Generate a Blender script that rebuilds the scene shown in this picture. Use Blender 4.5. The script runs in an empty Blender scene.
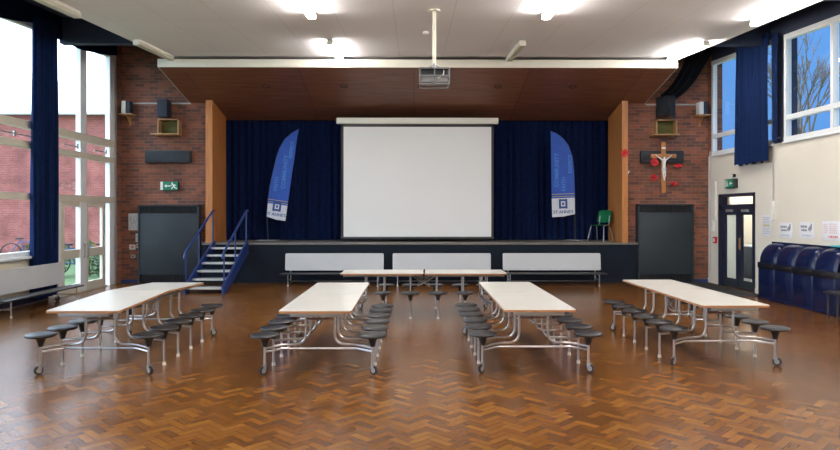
import bpy, bmesh, math, random
from mathutils import Vector, Matrix

random.seed(7)
S = bpy.context.scene
COL = S.collection
PI = math.pi

# ------------------------------------------------------------------ camera, sky, exposure
F = 660.0          # focal length in pixels of an 840 px wide frame
EYE = 1.65
cam_d = bpy.data.cameras.new('camera')
cam_d.sensor_fit = 'HORIZONTAL'
cam_d.sensor_width = 36.0
cam_d.lens = F / 840 * 36.0
cam_d.shift_y = -12 / 840
cam_d.clip_start = 0.05
cam_d.clip_end = 500
cam = bpy.data.objects.new('camera', cam_d)
COL.objects.link(cam)
cam.location = (0, 0, EYE)
cam.rotation_euler = (PI / 2, 0, -0.00909)
S.camera = cam

S.view_settings.view_transform = 'Standard'
S.view_settings.look = 'None'
S.view_settings.gamma = 1.0
S.view_settings.use_curve_mapping = False
S.view_settings.exposure = 0.0

W = bpy.data.worlds.new('sky')
S.world = W
W.use_nodes = True
wn = W.node_tree.nodes
wl = W.node_tree.links
wn.clear()
w_out = wn.new('ShaderNodeOutputWorld')
w_bg = wn.new('ShaderNodeBackground')
w_tc = wn.new('ShaderNodeTexCoord')
w_sep = wn.new('ShaderNodeSeparateXYZ')
w_map = wn.new('ShaderNodeMapRange')
w_ramp = wn.new('ShaderNodeMix')
w_ramp.data_type = 'RGBA'
w_noise = wn.new('ShaderNodeTexNoise')
w_noise.inputs['Scale'].default_value = 2.2
w_noise.inputs['Detail'].default_value = 4
wl.new(w_tc.outputs['Generated'], w_sep.inputs[0])
wl.new(w_tc.outputs['Generated'], w_noise.inputs['Vector'])
w_map.inputs['From Min'].default_value = -0.45
w_map.inputs['From Max'].default_value = 0.35
wl.new(w_sep.outputs['X'], w_map.inputs['Value'])
wl.new(w_map.outputs['Result'], w_ramp.inputs[0])
w_ramp.inputs[6].default_value = (5.6, 6.7, 8.2, 1)     # bright overcast side
w_ramp.inputs[7].default_value = (0.165, 0.43, 1.0, 1)   # clear dusk-blue side
w_mul = wn.new('ShaderNodeMapRange')
w_mul.inputs['From Min'].default_value = 0.3
w_mul.inputs['From Max'].default_value = 0.7
w_mul.inputs['To Min'].default_value = 0.88
w_mul.inputs['To Max'].default_value = 1.12
wl.new(w_noise.outputs['Fac'], w_mul.inputs['Value'])
wl.new(w_ramp.outputs[2], w_bg.inputs['Color'])
wl.new(w_mul.outputs['Result'], w_bg.inputs['Strength'])
wl.new(w_bg.outputs[0], w_out.inputs[0])

LAMP_POWER = 78.0      # radiance of a lit fluorescent tube


# ------------------------------------------------------------------ materials
def nodes_of(name):
    m = bpy.data.materials.new(name)
    m.use_nodes = True
    nt = m.node_tree
    b = nt.nodes['Principled BSDF']
    return m, nt, b


def mat(name, color, rough=0.5, metal=0.0, var=0.08, scale=6.0, bump=0.0, spec=0.5, coat=0.0):
    m, nt, b = nodes_of(name)
    n, l = nt.nodes, nt.links
    tc = n.new('ShaderNodeTexCoord')
    no = n.new('ShaderNodeTexNoise')
    no.inputs['Scale'].default_value = scale
    no.inputs['Detail'].default_value = 5
    l.new(tc.outputs['Object'], no.inputs['Vector'])
    mr = n.new('ShaderNodeMapRange')
    mr.inputs['From Min'].default_value = 0.3
    mr.inputs['From Max'].default_value = 0.7
    mr.inputs['To Min'].default_value = 1 - var
    mr.inputs['To Max'].default_value = 1 + var
    l.new(no.outputs['Fac'], mr.inputs['Value'])
    mx = n.new('ShaderNodeVectorMath')
    mx.operation = 'SCALE'
    mx.inputs[0].default_value = color[:3]
    l.new(mr.outputs['Result'], mx.inputs['Scale'])
    l.new(mx.outputs[0], b.inputs['Base Color'])
    b.inputs['Roughness'].default_value = rough
    b.inputs['Metallic'].default_value = metal
    b.inputs['Specular IOR Level'].default_value = spec
    b.inputs['Coat Weight'].default_value = coat
    if bump:
        bp = n.new('ShaderNodeBump')
        bp.inputs['Strength'].default_value = bump
        bp.inputs['Distance'].default_value = 0.01
        l.new(no.outputs['Fac'], bp.inputs['Height'])
        l.new(bp.outputs[0], b.inputs['Normal'])
    return m


def emit(name, color, strength):
    m, nt, b = nodes_of(name)
    b.inputs['Base Color'].default_value = (0.8, 0.8, 0.8, 1)
    b.inputs['Emission Color'].default_value = (*color, 1)
    b.inputs['Emission Strength'].default_value = strength
    return m


class NT:
    """small helper to write maths as nodes"""
    def __init__(s, nt):
        s.nt = nt

    def m(s, op, a, b=None, c=None):
        n = s.nt.nodes.new('ShaderNodeMath')
        n.operation = op
        for i, v in enumerate((a, b, c)):
            if v is None:
                continue
            if isinstance(v, (int, float)):
                n.inputs[i].default_value = v
            else:
                s.nt.links.new(v, n.inputs[i])
        return n.outputs[0]

    def mix(s, f, a, b, mode='MIX'):
        n = s.nt.nodes.new('ShaderNodeMix')
        n.data_type = 'RGBA'
        n.blend_type = mode
        for k, v in (('Factor', f), ('A', a), ('B', b)):
            sock = [i for i in n.inputs if i.name == k and (i.type == 'RGBA' or k == 'Factor') and i.enabled][0]
            if isinstance(v, (int, float)):
                sock.default_value = v
            elif isinstance(v, tuple):
                sock.default_value = (*v, 1)
            else:
                s.nt.links.new(v, sock)
        return [o for o in n.outputs if o.type == 'RGBA'][0]


def parquet():
    m, nt, b = nodes_of('herringbone_parquet')
    N = NT(nt)
    n, l = nt.nodes, nt.links
    tc = n.new('ShaderNodeTexCoord')
    sp = n.new('ShaderNodeSeparateXYZ')
    l.new(tc.outputs['Object'], sp.inputs[0])
    x, y = sp.outputs[0], sp.outputs[1]
    w = 0.068
    k = 1 / (w * math.sqrt(2))
    u = N.m('MULTIPLY', N.m('ADD', x, y), k)
    v = N.m('MULTIPLY', N.m('SUBTRACT', y, x), k)
    iu, iv = N.m('FLOOR', u), N.m('FLOOR', v)
    fu, fv = N.m('SUBTRACT', u, iu), N.m('SUBTRACT', v, iv)
    kk = N.m('FLOORED_MODULO', N.m('SUBTRACT', iu, iv), 6.0)
    hor = N.m('LESS_THAN', kk, 2.5)
    ver = N.m('SUBTRACT', 1.0, hor)
    off_h = kk
    off_v = N.m('SUBTRACT', 5.0, kk)
    idx = N.m('SUBTRACT', iu, N.m('MULTIPLY', hor, off_h))
    idy = N.m('SUBTRACT', iv, N.m('MULTIPLY', ver, off_v))
    # long / short coordinate inside a block
    lh = N.m('DIVIDE', N.m('ADD', off_h, fu), 3.0)
    lv = N.m('DIVIDE', N.m('ADD', off_v, fv), 3.0)
    lo = N.m('ADD', N.m('MULTIPLY', hor, lh), N.m('MULTIPLY', ver, lv))
    sh = N.m('ADD', N.m('MULTIPLY', hor, fv), N.m('MULTIPLY', ver, fu))
    el = N.m('MULTIPLY', N.m('MINIMUM', lo, N.m('SUBTRACT', 1.0, lo)), 3.0)
    es = N.m('MINIMUM', sh, N.m('SUBTRACT', 1.0, sh))
    ed = N.m('MINIMUM', el, es)
    seam = N.m('LESS_THAN', ed, 0.03)
    cb = n.new('ShaderNodeCombineXYZ')
    l.new(idx, cb.inputs[0])
    l.new(idy, cb.inputs[1])
    l.new(hor, cb.inputs[2])
    wn_ = n.new('ShaderNodeTexWhiteNoise')
    wn_.noise_dimensions = '3D'
    l.new(cb.outputs[0], wn_.inputs['Vector'])
    rp = n.new('ShaderNodeValToRGB')
    cr = rp.color_ramp
    cr.elements[0].position = 0.0
    cr.elements[0].color = (0.115, 0.040, 0.0075, 1)
    cr.elements[1].position = 1.0
    cr.elements[1].color = (0.22, 0.096, 0.0185, 1)
    e = cr.elements.new(0.5)
    e.color = (0.16, 0.061, 0.0110, 1)
    e = cr.elements.new(0.85)
    e.color = (0.193, 0.079, 0.015, 1)
    l.new(wn_.outputs['Value'], rp.inputs[0])
    # grain along the block
    g = n.new('ShaderNodeCombineXYZ')
    l.new(N.m('MULTIPLY', lo, 1.2), g.inputs[0])
    l.new(N.m('MULTIPLY', sh, 5.0), g.inputs[1])
    l.new(N.m('MULTIPLY', wn_.outputs['Value'], 90.0), g.inputs[2])
    gn = n.new('ShaderNodeTexNoise')
    gn.inputs['Scale'].default_value = 2.0
    gn.inputs['Detail'].default_value = 4
    l.new(g.outputs[0], gn.inputs['Vector'])
    gm = n.new('ShaderNodeMapRange')
    gm.inputs['From Min'].default_value = 0.3
    gm.inputs['From Max'].default_value = 0.7
    gm.inputs['To Min'].default_value = 0.87
    gm.inputs['To Max'].default_value = 1.13
    l.new(gn.outputs['Fac'], gm.inputs['Value'])
    # broad wear
    wr = n.new('ShaderNodeTexNoise')
    wr.inputs['Scale'].default_value = 0.55
    wr.inputs['Detail'].default_value = 5
    l.new(tc.outputs['Object'], wr.inputs['Vector'])
    wm = n.new('ShaderNodeMapRange')
    wm.inputs['From Min'].default_value = 0.3
    wm.inputs['From Max'].default_value = 0.7
    wm.inputs['To Min'].default_value = 0.82
    wm.inputs['To Max'].default_value = 1.18
    l.new(wr.outputs['Fac'], wm.inputs['Value'])
    sc = n.new('ShaderNodeVectorMath')
    sc.operation = 'SCALE'
    l.new(rp.outputs[0], sc.inputs[0])
    l.new(N.m('MULTIPLY', gm.outputs[0], wm.outputs[0]), sc.inputs['Scale'])
    c = N.mix(N.m('MULTIPLY', seam, 0.75), sc.outputs[0], (0.03, 0.013, 0.006))
    l.new(c, b.inputs['Base Color'])
    rm = n.new('ShaderNodeMapRange')
    rm.inputs['To Min'].default_value = 0.19
    rm.inputs['To Max'].default_value = 0.29
    l.new(wr.outputs['Fac'], rm.inputs['Value'])
    l.new(rm.outputs[0], b.inputs['Roughness'])
    b.inputs['Specular IOR Level'].default_value = 0.34
    bp = n.new('ShaderNodeBump')
    bp.inputs['Strength'].default_value = 0.10
    bp.inputs['Distance'].default_value = 0.004
    l.new(gn.outputs['Fac'], bp.inputs['Height'])
    l.new(bp.outputs[0], b.inputs['Normal'])
    return m


def brick(name, axis, c1=(0.27, 0.095, 0.055), c2=(0.095, 0.05, 0.045), mortar=(0.19, 0.145, 0.115)):
    m, nt, b = nodes_of(name)
    N = NT(nt)
    n, l = nt.nodes, nt.links
    tc = n.new('ShaderNodeTexCoord')
    sp = n.new('ShaderNodeSeparateXYZ')
    l.new(tc.outputs['Object'], sp.inputs[0])
    cb = n.new('ShaderNodeCombineXYZ')
    l.new(sp.outputs[0 if axis == 'x' else 1], cb.inputs[0])
    l.new(sp.outputs[2], cb.inputs[1])
    br = n.new('ShaderNodeTexBrick')
    br.inputs['Scale'].default_value = 1.0
    br.inputs['Brick Width'].default_value = 0.225
    br.inputs['Row Height'].default_value = 0.075
    br.inputs['Mortar Size'].default_value = 0.006
    br.inputs['Mortar Smooth'].default_value = 0.2
    br.inputs['Bias'].default_value = -0.1
    br.inputs['Color1'].default_value = (*c1, 1)
    br.inputs['Color2'].default_value = (*c2, 1)
    br.inputs['Mortar'].default_value = (*mortar, 1)
    l.new(cb.outputs[0], br.inputs['Vector'])
    no = n.new('ShaderNodeTexNoise')
    no.inputs['Scale'].default_value = 1.5
    no.inputs['Detail'].default_value = 8
    l.new(tc.outputs['Object'], no.inputs['Vector'])
    mr = n.new('ShaderNodeMapRange')
    mr.inputs['From Min'].default_value = 0.3
    mr.inputs['From Max'].default_value = 0.7
    mr.inputs['To Min'].default_value = 0.7
    mr.inputs['To Max'].default_value = 1.3
    l.new(no.outputs['Fac'], mr.inputs['Value'])
    sc = n.new('ShaderNodeVectorMath')
    sc.operation = 'SCALE'
    l.new(br.outputs['Color'], sc.inputs[0])
    l.new(mr.outputs[0], sc.inputs['Scale'])
    l.new(sc.outputs[0], b.inputs['Base Color'])
    b.inputs['Roughness'].default_value = 0.8
    b.inputs['Specular IOR Level'].default_value = 0.3
    bp = n.new('ShaderNodeBump')
    bp.invert = True
    bp.inputs['Strength'].default_value = 0.5
    bp.inputs['Distance'].default_value = 0.008
    l.new(br.outputs['Fac'], bp.inputs['Height'])
    l.new(bp.outputs[0], b.inputs['Normal'])
    return m


def wood(name, c1, c2, grain=(1, 1, 12), rough=0.45, panel=0.0):
    """streaky veneer; grain = scale of the noise along x, y, z; panel = board width along x"""
    m, nt, b = nodes_of(name)
    N = NT(nt)
    n, l = nt.nodes, nt.links
    tc = n.new('ShaderNodeTexCoord')
    mp = n.new('ShaderNodeMapping')
    mp.inputs['Scale'].default_value = grain
    l.new(tc.outputs['Object'], mp.inputs[0])
    no = n.new('ShaderNodeTexNoise')
    no.inputs['Scale'].default_value = 3.0
    no.inputs['Detail'].default_value = 6
    no.inputs['Distortion'].default_value = 0.6
    l.new(mp.outputs[0], no.inputs['Vector'])
    mr = n.new('ShaderNodeMapRange')
    mr.inputs['From Min'].default_value = 0.32
    mr.inputs['From Max'].default_value = 0.68
    l.new(no.outputs['Fac'], mr.inputs['Value'])
    c = N.mix(mr.outputs[0], c1, c2)
    if panel:
        sp = n.new('ShaderNodeSeparateXYZ')
        l.new(tc.outputs['Object'], sp.inputs[0])
        q = N.m('DIVIDE', sp.outputs[0], panel)
        iq = N.m('FLOOR', q)
        fq = N.m('SUBTRACT', q, iq)
        wn_ = n.new('ShaderNodeTexWhiteNoise')
        wn_.noise_dimensions = '1D'
        l.new(iq, wn_.inputs['W'])
        sc = n.new('ShaderNodeVectorMath')
        sc.operation = 'SCALE'
        l.new(c, sc.inputs[0])
        l.new(N.m('ADD', 0.85, N.m('MULTIPLY', wn_.outputs['Value'], 0.3)), sc.inputs['Scale'])
        c = N.mix(N.m('MULTIPLY', N.m('LESS_THAN', fq, 0.008), 0.6), sc.outputs[0], (0.02, 0.01, 0.005))
    l.new(c, b.inputs['Base Color'])
    b.inputs['Roughness'].default_value = rough
    return m


def ceiling_board():
    m, nt, b = nodes_of('ceiling_board')
    N = NT(nt)
    n, l = nt.nodes, nt.links
    tc = n.new('ShaderNodeTexCoord')
    sp = n.new('ShaderNodeSeparateXYZ')
    l.new(tc.outputs['Object'], sp.inputs[0])

    def seam(o, w, t):
        q = N.m('DIVIDE', N.m('ADD', o, 0.31), w)
        f = N.m('SUBTRACT', q, N.m('FLOOR', q))
        return N.m('LESS_THAN', f, t / w)
    s = N.m('MAXIMUM', seam(sp.outputs[0], 0.9, 0.018), seam(sp.outputs[1], 2.7, 0.02))
    no = n.new('ShaderNodeTexNoise')
    no.inputs['Scale'].default_value = 0.8
    no.inputs['Detail'].default_value = 6
    l.new(tc.outputs['Object'], no.inputs['Vector'])
    c = N.mix(no.outputs['Fac'], (0.80, 0.78, 0.805), (0.87, 0.85, 0.875))
    c = N.mix(N.m('MULTIPLY', s, 0.16), c, (0.25, 0.23, 0.21))
    l.new(c, b.inputs['Base Color'])
    b.inputs['Roughness'].default_value = 0.75
    return m


def glass_mat():
    m = bpy.data.materials.new('window_glass')
    m.use_nodes = True
    nt = m.node_tree
    n, l = nt.nodes, nt.links
    n.clear()
    out = n.new('ShaderNodeOutputMaterial')
    tr = n.new('ShaderNodeBsdfTransparent')
    tr.inputs[0].default_value = (0.95, 0.97, 0.97, 1)
    gl = n.new('ShaderNodeBsdfGlossy')
    gl.inputs['Roughness'].default_value = 0.02
    lw = n.new('ShaderNodeLayerWeight')
    lw.inputs[0].default_value = 0.5
    N = NT(nt)
    mx = n.new('ShaderNodeMixShader')
    l.new(N.m('ADD', 0.03, N.m('MULTIPLY', N.m('POWER', lw.outputs['Facing'], 4.0), 0.4)), mx.inputs[0])
    l.new(tr.outputs[0], mx.inputs[1])
    l.new(gl.outputs[0], mx.inputs[2])
    l.new(mx.outputs[0], out.inputs[0])
    return m


def frosted_mat():
    m = bpy.data.materials.new('frosted_film')
    m.use_nodes = True
    nt = m.node_tree
    n, l = nt.nodes, nt.links
    n.clear()
    out = n.new('ShaderNodeOutputMaterial')
    a = n.new('ShaderNodeBsdfTranslucent')
    a.inputs[0].default_value = (0.9, 0.95, 0.92, 1)
    d = n.new('ShaderNodeBsdfDiffuse')
    d.inputs[0].default_value = (0.6, 0.63, 0.6, 1)
    mx = n.new('ShaderNodeMixShader')
    mx.inputs[0].default_value = 0.35
    l.new(a.outputs[0], mx.inputs[1])
    l.new(d.outputs[0], mx.inputs[2])
    l.new(mx.outputs[0], out.inputs[0])
    return m


M = dict(
    floor=parquet(),
    brickx=brick('brick_wall_face', 'x'),
    bricky=brick('brick_side_face', 'y'),
    outbrick=brick('outdoor_brick', 'x', (0.40, 0.115, 0.09), (0.30, 0.09, 0.075), (0.36, 0.2, 0.18)),
    ceiling=ceiling_board(),
    navy_wall=mat('navy_paint', (0.024, 0.036, 0.075), 0.8),
    cream=mat('cream_plaster', (0.70, 0.655, 0.56), 0.7, var=0.03, scale=1.5),
    cream2=mat('cream_paint', (0.62, 0.56, 0.44), 0.7, var=0.04, scale=2),
    white_frame=mat('white_window_frame', (0.72, 0.75, 0.76), 0.4, var=0.03),
    cream_frame=mat('cream_window_frame', (0.62, 0.585, 0.49), 0.45, var=0.04),
    glass=glass_mat(),
    frosted=frosted_mat(),
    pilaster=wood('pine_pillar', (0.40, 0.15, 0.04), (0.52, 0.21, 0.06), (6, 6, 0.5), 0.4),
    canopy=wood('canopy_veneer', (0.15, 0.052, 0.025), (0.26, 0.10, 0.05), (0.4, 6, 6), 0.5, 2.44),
    fascia=mat('white_gloss_board', (0.80, 0.78, 0.69), 0.4, var=0.02),
    curtain=mat('navy_curtain', (0.004, 0.011, 0.048), 0.9, spec=.1, var=0.2, scale=9),
    curtain2=mat('blue_window_curtain', (0.005, 0.015, 0.06), 0.9, spec=.1, var=0.15, scale=9),
    cloth=mat('black_cloth', (0.010, 0.013, 0.02), 0.9, var=0.2),
    stage=mat('stage_navy', (0.006, 0.011, 0.021), 0.7, spec=0.2, var=0.12, scale=3),
    stage_deck=mat('stage_deck', (0.16, 0.15, 0.135), 0.6, var=0.1),
    screen=mat('screen_cloth', (0.78, 0.785, 0.77), 0.8, var=0.008, scale=1),
    black=mat('black_plastic', (0.016, 0.016, 0.018), 0.45, var=0.1),
    seat=mat('seat_plastic', (0.02, 0.02, 0.023), 0.38, var=0.15, scale=20),
    chrome=mat('chrome_tube', (0.50, 0.50, 0.52), 0.28, 1.0, 0.05, 12),
    steel=mat('grey_channel', (0.34, 0.35, 0.36), 0.4, 0.7, 0.05, 12),
    laminate=mat('white_laminate', (0.74, 0.725, 0.665), 0.22, var=0.02, scale=3),
    edge=wood('plywood_edge', (0.30, 0.13, 0.05), (0.42, 0.2, 0.08), (3, 3, 30), 0.45),
    panel=mat('grey_laminate', (0.53, 0.555, 0.575), 0.35, var=0.02, scale=2),
    rubber=mat('black_rubber', (0.02, 0.02, 0.02), 0.7),
    cap=mat('white_foot_cap', (0.75, 0.74, 0.7), 0.5),
    wheel=mat('grey_wheel_hub', (0.35, 0.35, 0.35), 0.5),
    unit=mat('slate_laminate', (0.028, 0.038, 0.047), 0.5, spec=0.35, var=0.06, scale=1.5),
    unit_dark=mat('dark_vent', (0.012, 0.015, 0.02), 0.6),
    blue_steel=mat('blue_painted_steel', (0.016, 0.04, 0.17), 0.35, var=0.06),
    tread=mat('grey_tread', (0.20, 0.205, 0.21), 0.6, var=0.1),
    nosing=mat('white_nosing', (0.55, 0.56, 0.56), 0.5),
    speaker=mat('speaker_case', (0.012, 0.018, 0.035), 0.5),
    grille=mat('speaker_grille', (0.02, 0.025, 0.04), 0.8, var=0.3, scale=150),
    bracket=wood('shelf_wood', (0.32, 0.17, 0.07), (0.42, 0.24, 0.1), (2, 2, 14), 0.5),
    olive=mat('olive_board', (0.09, 0.085, 0.02), 0.8),
    heater=mat('heater_grille', (0.028, 0.036, 0.046), 0.5, 0.2),
    conduit=mat('pale_conduit', (0.50, 0.50, 0.50), 0.4),
    green=mat('exit_green', (0.0, 0.19, 0.10), 0.45, var=0.03),
    sign_white=mat('sign_white', (0.8, 0.8, 0.76), 0.5),
    paper=mat('white_paper', (0.72, 0.73, 0.76), 0.8, var=0.03),
    ink=mat('grey_ink', (0.22, 0.23, 0.25), 0.8),
    ink_pale=mat('pale_ink', (0.42, 0.44, 0.5), 0.8),
    ink_red=mat('red_ink', (0.65, 0.2, 0.18), 0.8),
    ink_pink=mat('pink_ink', (0.68, 0.48, 0.47), 0.8),
    yellow=mat('yellow_mark', (0.75, 0.6, 0.1), 0.8),
    red=mat('red_plastic', (0.5, 0.025, 0.025), 0.45),
    poppy=mat('red_paper', (0.58, 0.02, 0.025), 0.7, var=0.15, scale=25),
    figure=mat('white_plaster', (0.78, 0.78, 0.76), 0.6),
    cross=wood('cross_oak', (0.36, 0.14, 0.04), (0.46, 0.2, 0.065), (8, 8, 1), 0.4),
    bin=mat('navy_bin_plastic', (0.005, 0.010, 0.045), 0.2, spec=.3, var=0.08, scale=3),
    bin_band=mat('black_bin_band', (0.01, 0.01, 0.014), 0.25),
    door=mat('navy_door_paint', (0.014, 0.018, 0.042), 0.4),
    alu=mat('door_alu', (0.4, 0.42, 0.44), 0.35, 0.6),
    teal=mat('teal_card', (0.05, 0.45, 0.5), 0.6),
    flag=mat('flag_blue', (0.02, 0.085, 0.42), 0.7, var=0.12, scale=5),
    flag_white=mat('flag_white', (0.62, 0.66, 0.72), 0.7),
    flag_text=mat('flag_text', (0.07, 0.22, 0.60), 0.7),
    flag_gold=mat('flag_line', (0.55, 0.45, 0.15), 0.7),
    flag_navy=mat('flag_navy', (0.03, 0.09, 0.30), 0.7),
    chair=mat('green_chair_plastic', (0.0, 0.2, 0.075), 0.55, spec=.25),
    tube_off=mat('unlit_diffuser', (0.55, 0.53, 0.42), 0.4),
    lamp_body=mat('lamp_body', (0.75, 0.74, 0.68), 0.5),
    lamp_on=emit('lit_diffuser', (1.0, 0.945, 0.885), LAMP_POWER),
    corr_on=emit('corridor_diffuser', (1.0, 0.95, 0.87), 95.0),
    lens=mat('lens_glass', (0.02, 0.02, 0.03), 0.08),
    proj=mat('projector_case', (0.22, 0.22, 0.23), 0.5),
    cage=mat('cage_steel', (0.16, 0.165, 0.17), 0.5, 0.3),
    pole=mat('cream_pole', (0.72, 0.69, 0.58), 0.4),
    grass=mat('grass', (0.11, 0.18, 0.06), 0.9, var=0.3, scale=30, bump=0.4),
    leaf=mat('shrub_leaf', (0.05, 0.09, 0.035), 0.7, var=0.4, scale=15),
    leaf2=mat('pale_leaf', (0.22, 0.27, 0.07), 0.7, var=0.4, scale=15),
    bark=mat('grey_bark', (0.10, 0.085, 0.075), 0.9, var=0.2),
    roof=mat('pale_roof_sheet', (0.80, 0.83, 0.86), 0.5, var=0.04, scale=1),
    mat_floor=mat('charcoal_doormat', (0.02, 0.02, 0.02), 0.95, var=0.2, scale=60),
    bike=mat('bike_frame', (0.05, 0.12, 0.3), 0.4),
)


# ------------------------------------------------------------------ mesh builder
class MB:
    def __init__(s, *mats):
        s.bm = bmesh.new()
        s.mats = list(mats)
        s.mi = 0

    def _mark(s, faces):
        for f in faces:
            f.material_index = s.mi

    def use(s, m):
        if m not in s.mats:
            s.mats.append(m)
        s.mi = s.mats.index(m)
        return s

    def box(s, c, d, bev=0.0, rot=None, seg=2):
        r = bmesh.ops.create_cube(s.bm, size=1.0)
        vs = r['verts']
        mt = Matrix.Translation(c)
        if rot is not None:
            mt = mt @ rot.to_4x4()
        mt = mt @ Matrix.Diagonal((d[0], d[1], d[2], 1))
        bmesh.ops.transform(s.bm, matrix=mt, verts=vs)
        fs = set(f for v in vs for f in v.link_faces)
        s._mark(fs)
        if bev:
            es = list(set(e for v in vs for e in v.link_edges))
            q = bmesh.ops.bevel(s.bm, geom=es, offset=bev, segments=seg, profile=0.5, affect='EDGES')
            s._mark(q['faces'])
        return s

    def span(s, a, b, bev=0.0):
        return s.box(((a[0] + b[0]) / 2, (a[1] + b[1]) / 2, (a[2] + b[2]) / 2),
                     (abs(b[0] - a[0]), abs(b[1] - a[1]), abs(b[2] - a[2])), bev)

    def tube(s, pts, r, seg=8, fillet=0.0, radii=None, closed=False):
        pts = [Vector(p) for p in pts]
        if fillet:
            out = [pts[0]]
            for i in range(1, len(pts) - 1):
                a, p, b = pts[i - 1], pts[i], pts[i + 1]
                da, db = (a - p), (b - p)
                f = min(fillet, da.length * 0.48, db.length * 0.48)
                p0, p2 = p + da.normalized() * f, p + db.normalized() * f
                for k in range(6):
                    t = k / 5
                    out.append(p0 * (1 - t) ** 2 + p * 2 * t * (1 - t) + p2 * t * t)
            out.append(pts[-1])
            pts = out
        n = len(pts)
        rings = []
        up = None
        for i, p in enumerate(pts):
            if closed:
                t = (pts[(i + 1) % n] - pts[i - 1]).normalized()
            elif i == 0:
                t = (pts[1] - p).normalized()
            elif i == n - 1:
                t = (p - pts[-2]).normalized()
            else:
                t = ((pts[i + 1] - p).normalized() + (p - pts[i - 1]).normalized())
                t = t.normalized() if t.length > 1e-6 else (pts[i + 1] - p).normalized()
            if up is None:
                up = Vector((0, 0, 1)) if abs(t.z) < 0.9 else Vector((0, 1, 0))
            x = up.cross(t)
            if x.length < 1e-5:
                x = Vector((1, 0, 0)).cross(t)
            x.normalize()
            y = t.cross(x).normalized()
            up = y
            rr = radii[i] if radii else r
            rings.append([s.bm.verts.new(p + (x * math.cos(2 * PI * k / seg) + y * math.sin(2 * PI * k / seg)) * rr)
                          for k in range(seg)])
        fs = []
        m = n if closed else n - 1
        for i in range(m):
            a, b = rings[i], rings[(i + 1) % n]
            for k in range(seg):
                fs.append(s.bm.faces.new((a[k], a[(k + 1) % seg], b[(k + 1) % seg], b[k])))
        if not closed:
            fs.append(s.bm.faces.new(list(reversed(rings[0]))))
            fs.append(s.bm.faces.new(rings[-1]))
        s._mark(fs)
        return s

    def lathe(s, prof, c=(0, 0, 0), seg=24, rot=None):
        """prof: list of (radius, height); closed with caps where radius > 0"""
        rot = rot or Matrix.Identity(3)
        c = Vector(c)
        rings = []
        for r, z in prof:
            if r < 1e-6:
                rings.append([s.bm.verts.new(c + rot @ Vector((0, 0, z)))])
            else:
                rings.append([s.bm.verts.new(c + rot @ Vector((r * math.cos(2 * PI * k / seg), r * math.sin(2 * PI * k / seg), z)))
                              for k in range(seg)])
        fs = []
        for a, b in zip(rings, rings[1:]):
            for k in range(seg):
                k2 = (k + 1) % seg
                if len(a) == 1 and len(b) == 1:
                    continue
                if len(a) == 1:
                    fs.append(s.bm.faces.new((a[0], b[k2], b[k])))
                elif len(b) == 1:
                    fs.append(s.bm.faces.new((a[k], a[k2], b[0])))
                else:
                    fs.append(s.bm.faces.new((a[k], a[k2], b[k2], b[k])))
        if len(rings[0]) > 1:
            fs.append(s.bm.faces.new(list(reversed(rings[0]))))
        if len(rings[-1]) > 1:
            fs.append(s.bm.faces.new(rings[-1]))
        s._mark(fs)
        return s

    def prism(s, poly, axis, a, b):
        """poly in the two other axes (cyclic order kept), extruded from a to b along axis"""
        def P(u, v, w):
            return {'x': (w, u, v), 'y': (u, w, v), 'z': (u, v, w)}[axis]
        A = [s.bm.verts.new(P(u, v, a)) for u, v in poly]
        B = [s.bm.verts.new(P(u, v, b)) for u, v in poly]
        n = len(poly)
        fs = [s.bm.faces.new(A), s.bm.faces.new(list(reversed(B)))]
        for i in range(n):
            j = (i + 1) % n
            fs.append(s.bm.faces.new((A[j], A[i], B[i], B[j])))
        s._mark(fs)
        return s

    def grid(s, fn, nu, nv, thick=0.0):
        vs = [[s.bm.verts.new(fn(i / nu, j / nv)) for j in range(nv + 1)] for i in range(nu + 1)]
        fs = []
        for i in range(nu):
            for j in range(nv):
                fs.append(s.bm.faces.new((vs[i][j], vs[i + 1][j], vs[i + 1][j + 1], vs[i][j + 1])))
        s._mark(fs)
        if thick:
            bmesh.ops.recalc_face_normals(s.bm, faces=fs)
            g = bmesh.ops.solidify(s.bm, geom=fs, thickness=thick)
        return s

    def build(s, name, mats=None, parent=None, loc=None, angle=40):
        me = bpy.data.meshes.new(name)
        bmesh.ops.recalc_face_normals(s.bm, faces=s.bm.faces[:])
        s.bm.to_mesh(me)
        s.bm.free()
        ms = s.mats if mats is None else ([mats] if not isinstance(mats, (list, tuple)) else mats)
        for m in ms:
            me.materials.append(m)
        for p in me.polygons:
            p.use_smooth = True
        me.set_sharp_from_angle(angle=math.radians(angle))
        o = bpy.data.objects.new(name, me)
        COL.objects.link(o)
        if parent:
            o.parent = parent
        if loc:
            o.location = loc
        return o


def tag(o, label, cat, group=None, kind=None):
    o['label'] = label
    o['category'] = cat
    if group:
        o['group'] = group
    if kind:
        o['kind'] = kind
    return o


def thing(name, label, cat, loc=(0, 0, 0), rz=0.0, group=None):
    o = bpy.data.objects.new(name, None)
    o.empty_display_size = 0.1
    COL.objects.link(o)
    o.location = loc
    o.rotation_euler = (0, 0, rz)
    return tag(o, label, cat, group)


def struct(mb, name, mats=None, parent=None):
    o = mb.build(name, mats, parent)
    if parent is None:
        o['kind'] = 'structure'
    return o


def copy_tree(o, parent=None):
    c = o.copy()
    COL.objects.link(c)
    if parent:
        c.parent = parent
    for ch in list(o.children):
        copy_tree(ch, c)
    return c


def at(px, py, Y):
    """point of the hall at depth Y seen at that place of the photo"""
    return Vector(((px - 414) * Y / F, Y, EYE + (213 - py) * Y / F))


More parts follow.
